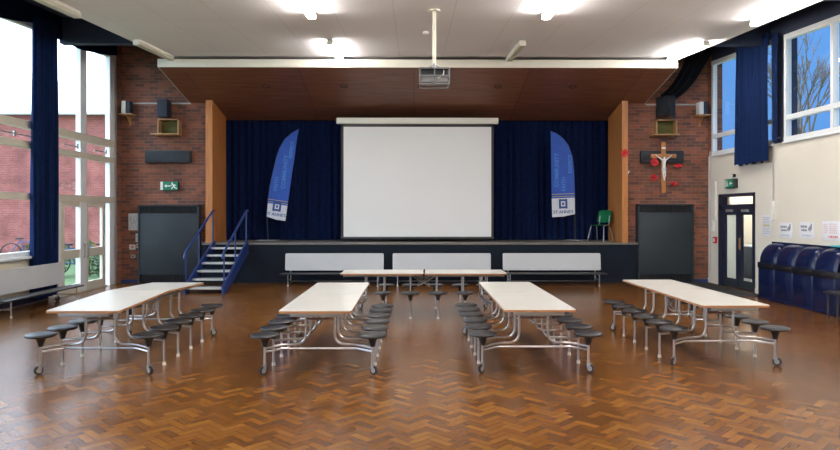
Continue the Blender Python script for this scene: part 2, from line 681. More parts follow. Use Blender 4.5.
def text_into(mb, body, size, mtx, m, thick=0.0):
    cu = bpy.data.curves.new('writing', 'FONT')
    cu.body = body
    cu.size = size
    cu.align_x = 'CENTER'
    cu.align_y = 'CENTER'
    cu.resolution_u = 3
    cu.offset = size * .02
    ob = bpy.data.objects.new('writing', cu)
    COL.objects.link(ob)
    dg = bpy.context.evaluated_depsgraph_get()
    me = bpy.data.meshes.new_from_object(ob.evaluated_get(dg))
    mb.use(m)
    n0 = len(mb.bm.faces)
    v0 = len(mb.bm.verts)
    mb.bm.from_mesh(me)
    mb.bm.verts.ensure_lookup_table()
    mb.bm.faces.ensure_lookup_table()
    bmesh.ops.transform(mb.bm, matrix=mtx, verts=mb.bm.verts[v0:])
    for f in mb.bm.faces[n0:]:
        f.material_index = mb.mi
    bpy.data.objects.remove(ob)
    bpy.data.curves.remove(cu)
    bpy.data.meshes.remove(me)


# ------------------------------------------------------------------ the room shell
XL, XR, YB, YN = -6.95, 7.05, 15.75, -4.0      # inner faces of left, right, back wall; near end
CL, CR = -5.2, 5.7                              # edges of the lowered ceiling


def zc(y):
    return 4.015 + 0.0655 * y


def headL(y):
    return 5.05 + 0.065 * (y - 11.1)


def headR(y):
    return 5.04 + 0.065 * (y - 12.5)


def side_ceil(y):
    return zc(y) + 0.62


struct(MB().span((XL - 0.3, YN - 0.2, -0.12), (XR + 0.3, YB + 0.05, 0.0)), 'floor', M['floor'])

mb = MB()
mb.prism([(YN - .2, zc(YN - .2)), (YB + .02, zc(YB)), (YB + .02, zc(YB) + 0.12), (YN - .2, zc(YN - .2) + 0.12)], 'x', CL, CR)
struct(mb, 'ceiling', M['ceiling'])
mb = MB()
for a, b in ((XL - .25, CL), (CR, XR + .25)):
    mb.prism([(YN - .2, side_ceil(YN - .2)), (YB + .02, side_ceil(YB)), (YB + .02, side_ceil(YB) + 0.1), (YN - .2, side_ceil(YN - .2) + 0.1)], 'x', a, b)
for a in (CL, CR - 0.06):
    mb.prism([(YN - .2, zc(YN - .2) + 0.05), (YB + .02, zc(YB) + 0.05), (YB + .02, side_ceil(YB) + 0.02), (YN - .2, side_ceil(YN - .2) + 0.02)], 'x', a, a + 0.06)
for Y in (13.0, 9.4, 5.8, 2.2, -1.4):                # beams crossing the raised side bays
    for a, b in ((XL, CL), (CR, XR)):
        mb.span((a, Y, 4.98 + 0.065 * (Y - 13)), (b, Y + 0.18, side_ceil(Y) + 0.02))
struct(mb, 'trim_1', M['navy_wall'])['label'] = 'dark raised ceiling bays and beams above the windows'

# left wall: (y0, y1, sill) openings
LEFT = [(12.6, 15.45, 0.0), (8.5, 12.5, 0.87), (4.5, 8.1, 0.87), (0.5, 4.1, 0.87), (-3.5, 0.1, 0.87)]
mb = MB(M['bricky'], M['cream2'], M['navy_wall'])
mb.mi = 0
for a, b in ((15.45, YB + .02), (12.5, 12.6), (8.1, 8.5), (4.1, 4.5), (0.1, 0.5), (YN - .2, -3.5)):
    mb.prism([(a, 0), (b, 0), (b, headL(b)), (a, headL(a))], 'x', XL - 0.25, XL)
mb.mi = 1
for a, b, s_ in LEFT[1:]:
    mb.span((XL - 0.25, a, 0), (XL, b, s_))
mb.mi = 2
mb.prism([(YN - .2, headL(YN - .2)), (15.45, headL(15.45)), (15.45, 6.0), (YN - .2, 6.0)], 'x', XL - 0.25, XL)
mb.mi = 0
mb.prism([(15.45, headL(15.45)), (YB + .02, headL(YB)), (YB + .02, 6.0), (15.45, 6.0)], 'x', XL - 0.25, XL)
struct(mb, 'wall_left')

# right wall
RDOOR = (13.57, 15.2, 2.08)
RIGHT = [(12.85, 15.56), (9.0, 12.5), (5.2, 8.65), (1.4, 4.85), (-2.4, 1.05)]
mb = MB(M['cream'], M['bricky'], M['navy_wall'])
SILL = 3.0
mb.span((XR, YN - .2, 0), (XR + .25, RDOOR[0], SILL))
mb.span((XR, RDOOR[1], 0), (XR + .25, YB + .02, SILL))
mb.span((XR, RDOOR[0], RDOOR[2]), (XR + .25, RDOOR[1], SILL))
mb.mi = 1
mb.prism([(15.56, SILL), (YB + .02, SILL), (YB + .02, 6), (15.56, 6)], 'x', XR, XR + .25)
mb.mi = 2
for a, b in ((12.5, 12.85), (8.65, 9.0), (4.85, 5.2), (1.05, 1.4), (YN - .2, -2.4)):
    mb.prism([(a, SILL), (b, SILL), (b, headR(b)), (a, headR(a))], 'x', XR, XR + .25)
mb.prism([(YN - .2, headR(YN - .2)), (15.56, headR(15.56)), (15.56, 6.0), (YN - .2, 6.0)], 'x', XR, XR + .25)
struct(mb, 'wall_right')

# back wall with the stage opening
mb = MB(M['brickx'])
mb.span((XL - .25, YB, 0), (-4.9, YB + .3, 6))
mb.span((5.06, YB, 0), (XR + .25, YB + .3, 6))
mb.span((-4.9, YB, 4.32), (5.06, YB + .3, 6))
struct(mb, 'wall_back')
mb = MB(M['navy_wall'])
mb.span((-5.6, 17.4, 0), (5.8, 17.6, 5.2))
mb.span((-5.6, YB + .3, 0), (-5.4, 17.4, 5.2))
mb.span((5.6, YB + .3, 0), (5.8, 17.4, 5.2))
mb.span((-5.6, YB + .3, 5.0), (5.8, 17.5, 5.2))
struct(mb, 'wall_stage')
mb = MB(M['cream'])
mb.span((XL - .25, YN - .25, 0), (XR + .25, YN, 6))
struct(mb, 'wall_front')

# skirting on the right and below the left windows
struct(MB().span((XR - .02, YN, 0), (XR, RDOOR[0] - .02, 0.1)).span((XR - .02, RDOOR[1] + .02, 0), (XR, YB, .1)), 'baseboard_right', M['cream'])
mb = MB()
for a, b, s_ in LEFT[1:]:
    mb.span((XL, a, 0), (XL + .02, b, 0.12))
struct(mb, 'baseboard_left', M['door'])
mb = MB()
mb.span((XL, YB - .03, 0), (-4.95, YB, .07))
mb.span((5.3, YB - .03, 0), (XR, YB, .07))
struct(mb, 'baseboard_back', M['blue_steel'])


def sloped_bar(mb, x0, x1, y0, y1, fn, h):
    mb.prism([(y0, fn(y0) - h), (y1, fn(y1) - h), (y1, fn(y1)), (y0, fn(y0))], 'x', x0, x1)


def window(name, wx, y0, y1, sill, fn, verts, hors, frame_m, bar_m=None, fw=0.08):
    """wx: inner face x of the frame centre; verts/hors: positions of bars"""
    mb = MB(frame_m, bar_m or frame_m)
    x0, x1 = wx - 0.05, wx + 0.05
    for v, w in [(y0 + fw / 2, fw), (y1 - fw / 2, fw)] + verts:
        mb.prism([(v - w / 2, sill), (v + w / 2, sill), (v + w / 2, fn(v + w / 2) - 0.002), (v - w / 2, fn(v - w / 2) - 0.002)], 'x', x0, x1)
    sloped_bar(mb, x0 - .003, x1 + .003, y0, y1, fn, 0.1)
    if sill > 0.01:
        mb.span((x0 - .003, y0, sill), (x1 + .003, y1, sill + 0.09))
    mb.mi = 1
    for z, h in hors:
        mb.span((x0 - .006, y0 + .02, z - h / 2), (x1 + .006, y1 - .02, z + h / 2))
    o = struct(mb, name)
    g = MB()
    zlow = sill if sill > .01 else 1.93
    g.prism([(y0 + .02, zlow), (y1 - .02, zlow), (y1 - .02, fn(y1) - .05), (y0 + .02, fn(y0) - .05)], 'x', wx - 0.004, wx + 0.004)
    g.build('pane', M['glass'], o)
    return o


WXL = XL - 0.04
wno = 1
w = window('window_1', WXL, 12.6, 15.45, 0.0, headL, [(13.93, 0.26), (15.27, 0.3)],
           [(3.24, 0.16), (2.86, 0.12), (1.95, 0.14)], M['white_frame'], M['cream_frame'])
mb = MB()
for yv in (13.35, 14.6):
    mb.span((WXL + .06, yv - .25, 3.0), (WXL + .075, yv + .25, 3.02))
    mb.box((WXL + .07, yv + .28, 3.02), (.03, .05, .1), .005)
mb.build('latch', M['alu'], w)
for i, (a, b, s_) in enumerate(LEFT[1:]):
    vs = [(b - 1.5 + .3 * (i > 0), 0.09), (b - 2.7 + .3 * (i > 0), 0.09)]
    w = window('window_%d' % (i + 2), WXL, a, b, s_, headL, vs,
               [(3.24, 0.14), (2.88, 0.12), (1.95, 0.12)], M['white_frame'], M['cream_frame'])
    MB().span((XL - .02, a, s_ - .04), (XL + .1, b, s_ + .01), .01).build('window_sill', M['white_frame'], w)
    if i == 0:
        mb = MB()
        mb.span((WXL + .06, 10.3, 3.02), (WXL + .075, 12.0, 3.04))
        mb.box((WXL + .07, 11.5, 3.03), (.03, .05, .1), .005)
        mb.build('latch', M['alu'], w)
WXR = XR + 0.04
for i, (a, b) in enumerate(RIGHT):
    vs = [(14.1, .08)] if i == 0 else [(b - 1.44, 0.08), (b - 2.6, .08)]
    w = window('window_%d' % (i + 6), WXR, a, b, SILL, headR, vs, [(3.45, 0.09)], M['white_frame'])
    MB().span((XR - .05, a, SILL - .03), (XR + .03, b, SILL + .005), .008).build('window_sill', M['white_frame'], w)

# ---- left glazed double door
d = struct(MB(M['cream_frame']).span((WXL - .05, 13.02, 0.0), (WXL + .055, 15.0, 0.03)).use(M['white_frame']).span((WXL - .045, 12.68, 0.0), (WXL + .05, 13.05, 1.9)), 'door_1')


def leaf(y0, y1, handle_y):
    mb = MB(M['cream_frame'])
    x0, x1 = WXL - .03, WXL + .03
    s_ = 0.15
    mb.span((x0, y0, .03), (x1, y0 + s_, 1.88))
    mb.span((x0, y1 - s_, .03), (x1, y1, 1.88))
    for za, zb in ((1.78, 1.88), (.72, .90), (.03, .19)):
        mb.span((x0, y0 + s_, za), (x1, y1 - s_, zb))
    o = mb.build('door_leaf', None, d)
    MB().span((WXL - .004, y0 + .05, .1), (WXL + .004, y1 - .05, 1.82)).build('pane', M['glass'], o)
    h = MB()
    h.tube([(WXL + .03, handle_y, .72), (WXL + .08, handle_y, .72), (WXL + .08, handle_y, 1.0), (WXL + .03, handle_y, 1.0)], .012, 8, .03)
    h.build('door_handle', M['alu'], o)


leaf(13.06, 14.0, 13.93)
leaf(14.02, 14.96, 14.09)

# ---- right navy double door with fanlight
mb = MB(M['door'])
y0, y1, zt = RDOOR
mb.span((XR - .015, y0, 0), (XR + .12, y0 + .07, zt))
mb.span((XR - .015, y1 - .16, 0), (XR + .12, y1, zt))
mb.span((XR - .015, y0, zt - .07), (XR + .12, y1, zt))
mb.span((XR - .015, y0, 1.74), (XR + .12, y1, 1.84))
d2 = struct(mb, 'door_2')
MB().span((XR + .05, y0 + .07, 1.84), (XR + .056, y1 - .16, zt - .07)).build('fanlight_pane', M['glass'], d2)


def leaf2(y0, y1, film):
    mb = MB(M['door'])
    x0, x1 = XR + .03, XR + .08
    mb.span((x0, y0, .01), (x1, y0 + .11, 1.74))
    mb.span((x0, y1 - .13, .01), (x1, y1, 1.74))
    mb.span((x0, y0 + .11, 1.61), (x1, y1 - .13, 1.74))
    mb.span((x0, y0 + .11, .01), (x1, y1 - .13, .13))
    o = mb.build('door_leaf', None, d2)
    MB().span((x0 - .004, y0, .02), (x0, y1, .2)).build('kick_plate', M['unit'], o)
    MB().span((XR + .05, y0 + .1, .12), (XR + .058, y1 - .12, 1.62)).build('pane', M['frosted'] if film else M['glass'], o)
    MB().box((XR + .0, (y0 + y1) / 2, 1.70), (.06, .26, .06), .01).build('door_closer', M['alu'], o)
    return o


ym = (RDOOR[0] + .07 + RDOOR[1] - .16) / 2
la = leaf2(ym + .004, RDOOR[1] - .165, True)
lb = leaf2(RDOOR[0] + .075, ym - .004, False)
MB().box((XR + .025, ym - .06, .98), (.012, .07, .26), .004).build('push_plate', M['bracket'], lb)

# ---- corridor behind that door
mb = MB(M['cream'])
mb.span((8.9, 11.6, 0), (9.1, 17.4, 2.9))
mb.span((7.3, 17.2, 0), (9.1, 17.4, 2.9))
mb.span((7.3, 11.6, 0), (9.1, 11.8, 2.9))
mb.span((7.3, 11.6, 2.7), (9.1, 17.4, 2.9))
struct(mb, 'wall_corridor')
struct(MB().span((7.35, 11.6, -.12), (9.1, 17.4, -.002)), 'floor_corridor', M['tread'])
t = thing('ceiling_light', 'lit batten lamp in the corridor seen through the dark door fanlight', 'light', (8.1, 16.0, 2.62), 0)
MB().box((0, 0, .045), (.1, 1.5, .05), .008).build('lamp_body', M['lamp_body'], t)
MB().box((0, 0, 0), (.12, 1.5, .06), .012).build('diffuser', M['corr_on'], t)
t = thing('corridor_counter', 'grey serving counter in the corridor behind the clear glass door leaf', 'counter', (8.65, 16.3, 0))
MB().box((0, 0, .4), (.42, 1.5, .8), .01).build('cabinet_body', M['unit'], t)
MB().box((-.02, 0, .82), (.5, 1.56, .04), .008).build('countertop', M['panel'], t)

# ------------------------------------------------------------------ stage, canopy, pillars
SX0, SX1, SZ = -4.98, 5.28, 0.95
st = thing('stage', 'raised stage with plain navy front and thin grey lip below the white screen', 'stage', (0, 15.55, 0))
mb = MB(M['stage'])
mb.span((SX0, 0, 0), (SX1, .19, SZ - .05))
mb.span((-4.88, .21, .0), (5.04, 1.74, SZ - .05))
mb.build('stage_front', None, st)
MB(M['stage_deck']).span((SX0 - .01, -.03, SZ - .05), (SX1 + .01, .19, SZ), .008).build('stage_lip', None, st)
MB(M['stage_deck']).span((-4.88, .19, SZ - .05), (5.04, 1.74, SZ)).build('stage_deck', None, st)
MB(M['stage']).span((SX0, -.012, 0), (SX1, 0, .09)).build('kick_strip', None, st)


def zs(y):
    return 4.69 - 0.2176 * (y - 13.82)


ca = thing('stage_canopy', 'sloping dark wood canopy with white front edge above the stage', 'canopy', (0, 13.82, 4.69))
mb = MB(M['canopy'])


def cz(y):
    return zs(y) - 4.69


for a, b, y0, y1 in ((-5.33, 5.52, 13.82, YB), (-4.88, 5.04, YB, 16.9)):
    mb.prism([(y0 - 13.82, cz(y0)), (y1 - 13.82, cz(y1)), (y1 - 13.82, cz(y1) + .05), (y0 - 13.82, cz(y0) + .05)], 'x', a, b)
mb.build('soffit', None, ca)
MB(M['fascia']).span((-5.34, -.045, 0), (5.53, .0, .165), .006).build('fascia', None, ca)
for x in (-5.34, 5.52):
    mb = MB(M['fascia'])
    mb.prism([(0, 0), (YB - 13.82 - .003, cz(YB)), (YB - 13.82 - .003, cz(YB) + .06), (0, .06)], 'x', x, x + .012)
    mb.build('side_edge', None, ca)
for px in (267, 344, 421, 498, 573):
    p = at(px, 86, 14.77)
    p.z = zs(14.77)
    sl = Matrix.Rotation(math.atan(-.2176), 3, 'X')
    MB(M['unit_dark']).lathe([(.0, .03), (.07, .03), (.07, -.004), (.085, -.008), (.09, -.004), (.09, .03)],
                             p - Vector((0, 13.82, 4.69)), 20, sl).build('downlight', None, ca)

for x0, x1, lab in ((-4.9, -4.74, 'tall pine-panelled pillar left of the stage opening behind the blue stairs'),
                    (4.92, 5.06, 'tall pine-panelled pillar right of the stage opening beside the green chair')):
    t = thing('pillar', lab, 'pillar', ((x0 + x1) / 2, 15.56, SZ + .001))
    h = (x1 - x0) / 2
    mb = MB(M['pilaster'])
    mb.prism([(0, 0), (.185, 0), (.185, zs(15.745) - SZ - .01), (0, zs(15.56) - SZ - .01)], 'x', -h, h)
    sx = h - .035 if x0 < 0 else -h + .035
    mb.prism([(.185, 0), (1.14, 0), (1.14, zs(16.70) - SZ - .01), (.185, zs(15.745) - SZ - .01)], 'x', sx - .034, sx + .034)
    mb.build('pillar_panel', None, t)


# ------------------------------------------------------------------ curtains
def curtain(name, label, p0, p1, z0, z1, folds, amp, m, thick=0.012, seed=0, hem=0.0, group=None, gather=1.0, hooks=True):
    rnd = random.Random(seed)
    p0, p1 = Vector((*p0, 0)), Vector((*p1, 0))
    d = p1 - p0
    n = Vector((-d.y, d.x, 0)).normalized()
    ph = [rnd.uniform(-.9, .9) for _ in range(40)]
    t = thing(name, label, 'curtain', (p0.x, p0.y, 0), 0, group)

    def fn(u, v):
        k = u * folds
        j = ph[int(k) % 40]
        w = math.sin(2 * PI * k + .5 * math.sin(3.1 * k + j)) * amp * (0.75 + 0.25 * math.sin(1.7 * k + 2)) * (.55 + .45 * (1 - v) * gather + .1)
        sway = amp * .35 * math.sin(2 * PI * u * folds * .37 + 3 * v)
        q = d * u + n * (w + sway)
        top = z1(p0.y + d.y * u) if callable(z1) else z1
        z = z0 + hem * math.sin(2 * PI * k * .5) * (1 - v)
        return (q.x, q.y, z + (top - z0) * v)
    mb = MB(m)
    mb.grid(fn, int(folds * 8), 10)
    g = mb.bm.faces[:]
    bmesh.ops.recalc_face_normals(mb.bm, faces=g)
    bmesh.ops.solidify(mb.bm, geom=g, thickness=thick)
    mb.build('drape', None, t, angle=80)
    return t


curtain('stage_curtain', 'navy stage curtain hanging left of the white screen behind the blue stairs', (-5.3, 17.06), (0.0, 17.06), SZ + .012, 4.3, 30, .055, M['curtain'], seed=1)
curtain('stage_curtain', 'navy stage curtain hanging right of the white screen behind the green chair', (0.05, 17.06), (5.5, 17.06), SZ + .012, 4.3, 31, .055, M['curtain'], seed=2)
curtain('window_curtain', 'full-length navy curtain between the two left windows behind the grey bench', (XL + .14, 11.9), (XL + .14, 12.62), .1, lambda y: headL(y) + .1, 7, .06, M['curtain2'], seed=3)
curtain('window_curtain', 'broad navy curtain with ragged hem hanging on the cream right wall', (XR - .14, 12.82), (XR - .14, 14.12), 2.67, lambda y: headR(y) + .1, 9, .055, M['curtain2'], seed=4, hem=.03)
curtain('window_curtain', 'narrow navy curtain strip beside the white frame of the near right window', (XR - .09, 12.56), (XR - .09, 12.76), 3.02, lambda y: headR(y) + .05, 2, .03, M['curtain2'], seed=5)
# sagging cloth pelmet over the left window heads
t = thing('blackout_pelmet', 'dark blue blackout cloth sagging above the tall left windows', 'blackout cloth', (XL, 8.6, 5.0))


def pel(u, v):
    y = u * 6.8
    low = headL(8.6 + y) - .02 - .16 * abs(math.sin(u * PI * 2)) - 5.0
    return (.05 + .02 * math.sin(u * 40) * (1 - v), y, low + (5.55 - 5.0 - low) * v)


mb = MB(M['curtain2'])
mb.grid(pel, 60, 5)
bmesh.ops.solidify(mb.bm, geom=mb.bm.faces[:], thickness=.012)
mb.build('drape', None, t, angle=80)

# dark cloth swagged across the right end of the brick wall and over a loudspeaker
t = thing('blackout_swag', 'black cloth swagged from the right ceiling edge down to the shelf over the crucifix', 'blackout cloth', (5.9, 15.4, 4.2))
A0, A1 = Vector((7.0, 15.45, 5.55)), Vector((5.82, 15.5, 4.27))


def swag(u, v):
    p = A0.lerp(A1, u)
    p.z -= .28 * math.sin(PI * u) ** 1.0
    wd = .34 - .2 * u
    q = p + Vector((-.35 * (1 - u) * v, -.05 * math.sin(v * 16 + 3 * u), wd * 1.6 * (v - .25)))
    return q - Vector((5.9, 15.4, 4.2))


mb = MB(M['cloth'])
mb.grid(swag, 24, 14)
bmesh.ops.solidify(mb.bm, geom=mb.bm.faces[:], thickness=.015)


def hang(u, v):
    a = -PI * .95 * u
    x = 5.78 + .21 * math.cos(PI + a * -1) * 1.0
    y = 15.66 - .36 * abs(math.sin(PI * u)) ** .45
    return Vector((5.765 + .41 * u + .012 * math.sin(9 * u), y + .012 * math.sin(u * 30), 3.92 + .04 * math.sin(u * 7) + (.46 - .04 * math.sin(u * 7)) * v)) - Vector((5.9, 15.4, 4.2))


mb.grid(hang, 24, 6)
mb.build('drape', None, t, angle=80)

# ------------------------------------------------------------------ projection screen and projector
sc = thing('projection_screen', 'large white projection screen hanging over the stage between two blue flags', 'screen', (0.085, 16.1, SZ))
MB(M['fascia']).box((0, 0, 2.945), (3.94, .13, .145), .012).build('screen_housing', None, sc)
mb = MB(M['black'])
mb.span((-1.86, -.012, .06), (-1.80, .0, 2.865))
mb.span((1.80, -.012, .06), (1.86, .0, 2.865))
mb.span((-1.86, -.012, 2.80), (1.86, .0, 2.87))
mb.build('screen_border', None, sc)
MB(M['screen']).span((-1.80, -.008, .12), (1.80, -.002, 2.81)).build('screen_cloth', None, sc)
MB(M['black']).box((0, -.005, .085), (3.72, .03, .06), .01).build('bottom_bar', None, sc)

PX, PY = 0.30, 9.77
pr = thing('ceiling_projector', 'caged projector on a cream pole hanging from the ceiling', 'projector', (PX, PY, 3.5))
ztop = zc(PY) - 3.5
MB(M['pole']).tube([(0, 0, .36), (0, 0, ztop - .005)], .029, 12).build('pole', None, pr)
MB(M['pole']).lathe([(.09, ztop - .025), (.09, ztop - .005)], seg=20).build('ceiling_plate', None, pr)
mb = MB(M['steel'])
mb.tube([(0, 0, .38), (0, 0, .30)], .02, 8)
for sx in (-1, 1):
    mb.tube([(0, 0, .34), (sx * .09, 0, .30), (sx * .12, 0, .27)], .008, 6)
mb.build('mount_bracket', None, pr)
MB(M['proj']).box((0, 0, .105), (.38, .28, .09), .015).build('projector_body', None, pr)
MB(M['lens']).lathe([(.045, 0), (.045, .03), (.0, .035)], (.09, .14, .12), 16, Matrix.Rotation(-PI / 2, 3, 'X')).build('lens', None, pr)
mb = MB(M['cage'])
hx, hy, hz0, hz1 = .215, .17, .03, .26
for sx in (-1, 1):
    for sy in (-1, 1):
        mb.box((sx * hx, sy * hy, (hz0 + hz1) / 2), (.02, .02, hz1 - hz0))
for z in (hz0, .15, hz1):
    for sy in (-1, 1):
        mb.box((0, sy * hy, z), (hx * 2, .014, .02))
    for sx in (-1, 1):
        mb.box((sx * hx, 0, z), (.014, hy * 2, .02))
mb.box((0, -hy, .145), (.02, .014, .23))
mb.build('cage', None, pr)
MB(M['unit_dark']).box((0, -.12, .205), (.39, .01, .09), .002).build('cage_back_plate', None, pr)
MB(M['unit_dark']).box((0, .0, .25), (.40, .31, .012), .003).build('cage_lid', None, pr)
MB(M['pole']).tube([(.02, -.03, .34), (.14, -.12, .26), (.13, -.14, .16), (.05, -.15, .12)], .008, 6, .05).build('cable', None, pr)
tag(MB(M['sign_white']).lathe([(.055, 0), (.05, -.03), (.03, -.045), (0, -.045)], seg=20).build('smoke_detector', loc=(at(426, 31, 11.3).x, 11.3, zc(11.3) - .002)),
    'small white smoke detector on the ceiling beside the projector pole', 'smoke detector')


# ------------------------------------------------------------------ fluorescent battens
def batten(x, y0, y1, lit, label, group=None):
    ym = (y0 + y1) / 2
    t = thing('fluorescent_batten', label, 'light', (x, ym, zc(ym)), 0, 'fluorescent battens under the ceiling')
    L = y1 - y0
    t.rotation_euler = (math.atan(.0655), 0, 0)
    MB(M['lamp_body']).box((0, 0, -.022), (.10, L * .99, .04), .006).build('lamp_body', None, t)
    MB(M['lamp_on'] if lit else M['tube_off']).box((0, 0, -.075), (.12, L, .065), .02, seg=3).build('diffuser', None, t)
    for s_ in (-1, 1):
        MB(M['lamp_body']).box((0, s_ * L / 2, -.06), (.125, .03, .09), .01).build('end_cap', None, t)


rows = [(-5.03, 'left edge row'), (-1.53, 'row left of the projector'), (1.98, 'row right of the projector'), (5.34, 'right edge row')]
lit = {(0, 0): False, (0, 1): False, (1, 0): True, (1, 1): True, (2, 0): False, (2, 1): True, (3, 0): True, (3, 1): True}
for i, (x, rn) in enumerate(rows):
    for j, (y0, y1) in enumerate(((12.0, 13.72), (8.15, 9.9), (4.6, 6.35), (0.9, 2.65), (-2.8, -1.05))):  # last three of each row are unseen, added to light the near hall
        on = lit.get((i, j), i > 0)
        if i == 3 and j == 1:
            y0, y1 = y0 + .42, y1 + .42
        where = ('near the stage canopy', 'nearer the camera', 'added overhead out of frame', 'added unseen behind the camera', 'added unseen far behind the camera')[j]
        batten(x, y0, y1, on, '%s fluorescent batten in the %s, %s' % ('lit' if on else 'unlit', rn, where))


# ------------------------------------------------------------------ mobile folding tables with attached stools
OFF = (-1.06, -.64, -.215, .215, .64, 1.06)


def make_table(label, bow=0.0, clip=False):
    t = thing('folding_table', label, 'table', (0, 0, 0), 0, 'folding dining tables with attached stools')
    L, Wd, H = 2.65, .715, .69
    for s_ in (-1, 1):
        mb = MB(M['laminate'], M['edge'])
        y0, y1 = .004, L / 2
        rc = .03
        poly = [(-Wd / 2, y0), (Wd / 2, y0)]
        for cx, cy, a0 in ((Wd / 2 - rc, y1 - rc, 0), (-Wd / 2 + rc, y1 - rc, PI / 2)):
            for k in range(5):
                a = a0 + k * PI / 8
                poly.append((cx + rc * math.cos(a), cy + rc * math.sin(a)))
        mb.prism([(u, v * s_) for u, v in poly], 'z', -.003, .0)
        mb.mi = 1
        mb.prism([(u, v * s_) for u, v in poly], 'z', -.025, -.003)
        # lift of the centre hinge
        for v in mb.bm.verts:
            v.co.z += H + bow * (1 - abs(v.co.y) / (L / 2))
        mb.build('tabletop', None, t)
    mb = MB(M['steel'])
    for sx in (-1, 1):
        for s_ in (-1, 1):
            mb.box((sx * .2, s_ * .66, H - .045), (.04, 1.2, .04), .004)
    for y in (-1.27, -.65, -.08, .08, .65, 1.27):
        mb.box((0, y, H - .046), (.5, .045, .04), .004)
    mb.build('underframe', None, t)
    if clip:
        MB(M['black']).tube([(.33, .0, H - .06), (.37, .0, H - .02), (.375, .01, H + .07)], .012, 8, .02).build('hinge_clip', None, t)
    for sx in (-1, 1):
        mb = MB(M['steel'])
        x = sx * .17
        mb.tube([(x, -.19, H - .06), (x, .10, .47)], .01, 8)
        mb.tube([(x, .19, H - .06), (x, -.10, .47)], .01, 8)
        mb.box((x, 0, H - .07), (.02, .12, .05), .006)
        mb.build('brace', None, t)
    for i, y in enumerate(OFF):
        end = i in (0, 5)
        ya = y + (.12 if i == 0 else -.12 if i == 5 else 0)
        for sx in (-1, 1):
            mb = MB(M['chrome'])
            mb.tube([(sx * .15, ya, H - .06), (sx * .15, ya, .29), (sx * .38, ya, .285), (sx * .548, y, .27)], .0138, 10, .11)
            mb.build('leg_tube', None, t)
        if end:
            MB(M['chrome']).tube([(-.548, y, .235), (-.38, ya, .245), (.38, ya, .245), (.548, y, .235)], .012, 8, .03).build('cross_bar', None, t)
            MB(M['chrome']).tube([(-.15, ya, .55), (.15, ya, .55)], .011, 8).build('tie_bar', None, t)
        for sx in (-1, 1):
            s0 = MB(M['seat'])
            s0.lathe([(0, .385), (.12, .385), (.143, .39), (.15, .402), (.146, .414), (.13, .421), (.06, .418), (0, .417)], (sx * .548, y, 0), 28)
            s0.lathe([(.018, .285), (.026, .29), (.03, .315), (.042, .355), (.062, .38), (.07, .387), (0, .387)], (sx * .548, y, 0), 16)
            so = s0.build('stool_seat', None, t)
            MB(M['chrome']).tube([(sx * .548, y, .095 if end else .03), (sx * .548, y, .30)], .0135, 10).build('post', None, so)
            if end:
                mb = MB(M['steel'], M['rubber'], M['wheel'])
                oy = -.02 if i == 0 else .02
                Z = Matrix.Rotation((.75 if sx < 0 else -.9) * (1 if i else -1), 3, 'Z')
                pc = Vector((sx * .548, y, 0))
                mb.tube([(sx * .548, y, .075), (sx * .548, y, .11)], .018, 10)
                for q in (-1, 1):
                    mb.box(pc + Z @ Vector((q * .017, oy * .5, .07)), (.004, .035, .05), .001, Z)
                R = Z @ Matrix.Rotation(PI / 2, 3, 'Y')
                pw = pc + Z @ Vector((0, oy, .047))
                mb.mi = 1
                mb.lathe([(.030, -.012), (.045, -.011), (.047, 0), (.045, .011), (.030, .012)], pw, 20, R)
                mb.mi = 2
                mb.lathe([(0, -.014), (.026, -.014), (.026, .014), (0, .014)], pw, 14, R)
                mb.build('caster', None, so)
            else:
                MB(M['cap']).lathe([(.0, 0), (.019, 0), (.02, .012), (.017, .034), (0, .034)], (sx * .548, y, 0), 12).build('foot_cap', None, so)
    return t


T1 = make_table('long white folding table nearest the left windows with black disc stools', .045)
T1.location = (-3.26, 7.83, 0)
T2 = make_table('white folding table with black disc stools, left of the central aisle')
T2.location = (-.972, 7.80, 0)
T3 = copy_tree(T2)
T3['label'] = 'white folding table with black disc stools, right of the central aisle'
T3.location = (1.256, 7.87, 0)
T4 = copy_tree(T2)
T4['label'] = 'long white folding table nearest the navy bins on the right'
T4.location = (3.355, 8.16, 0)
T5 = make_table('white folding table set crosswise in front of the stage benches', 0.0, True)
T5.location = (.158, 10.83, 0)
T5.rotation_euler.z = -PI / 2


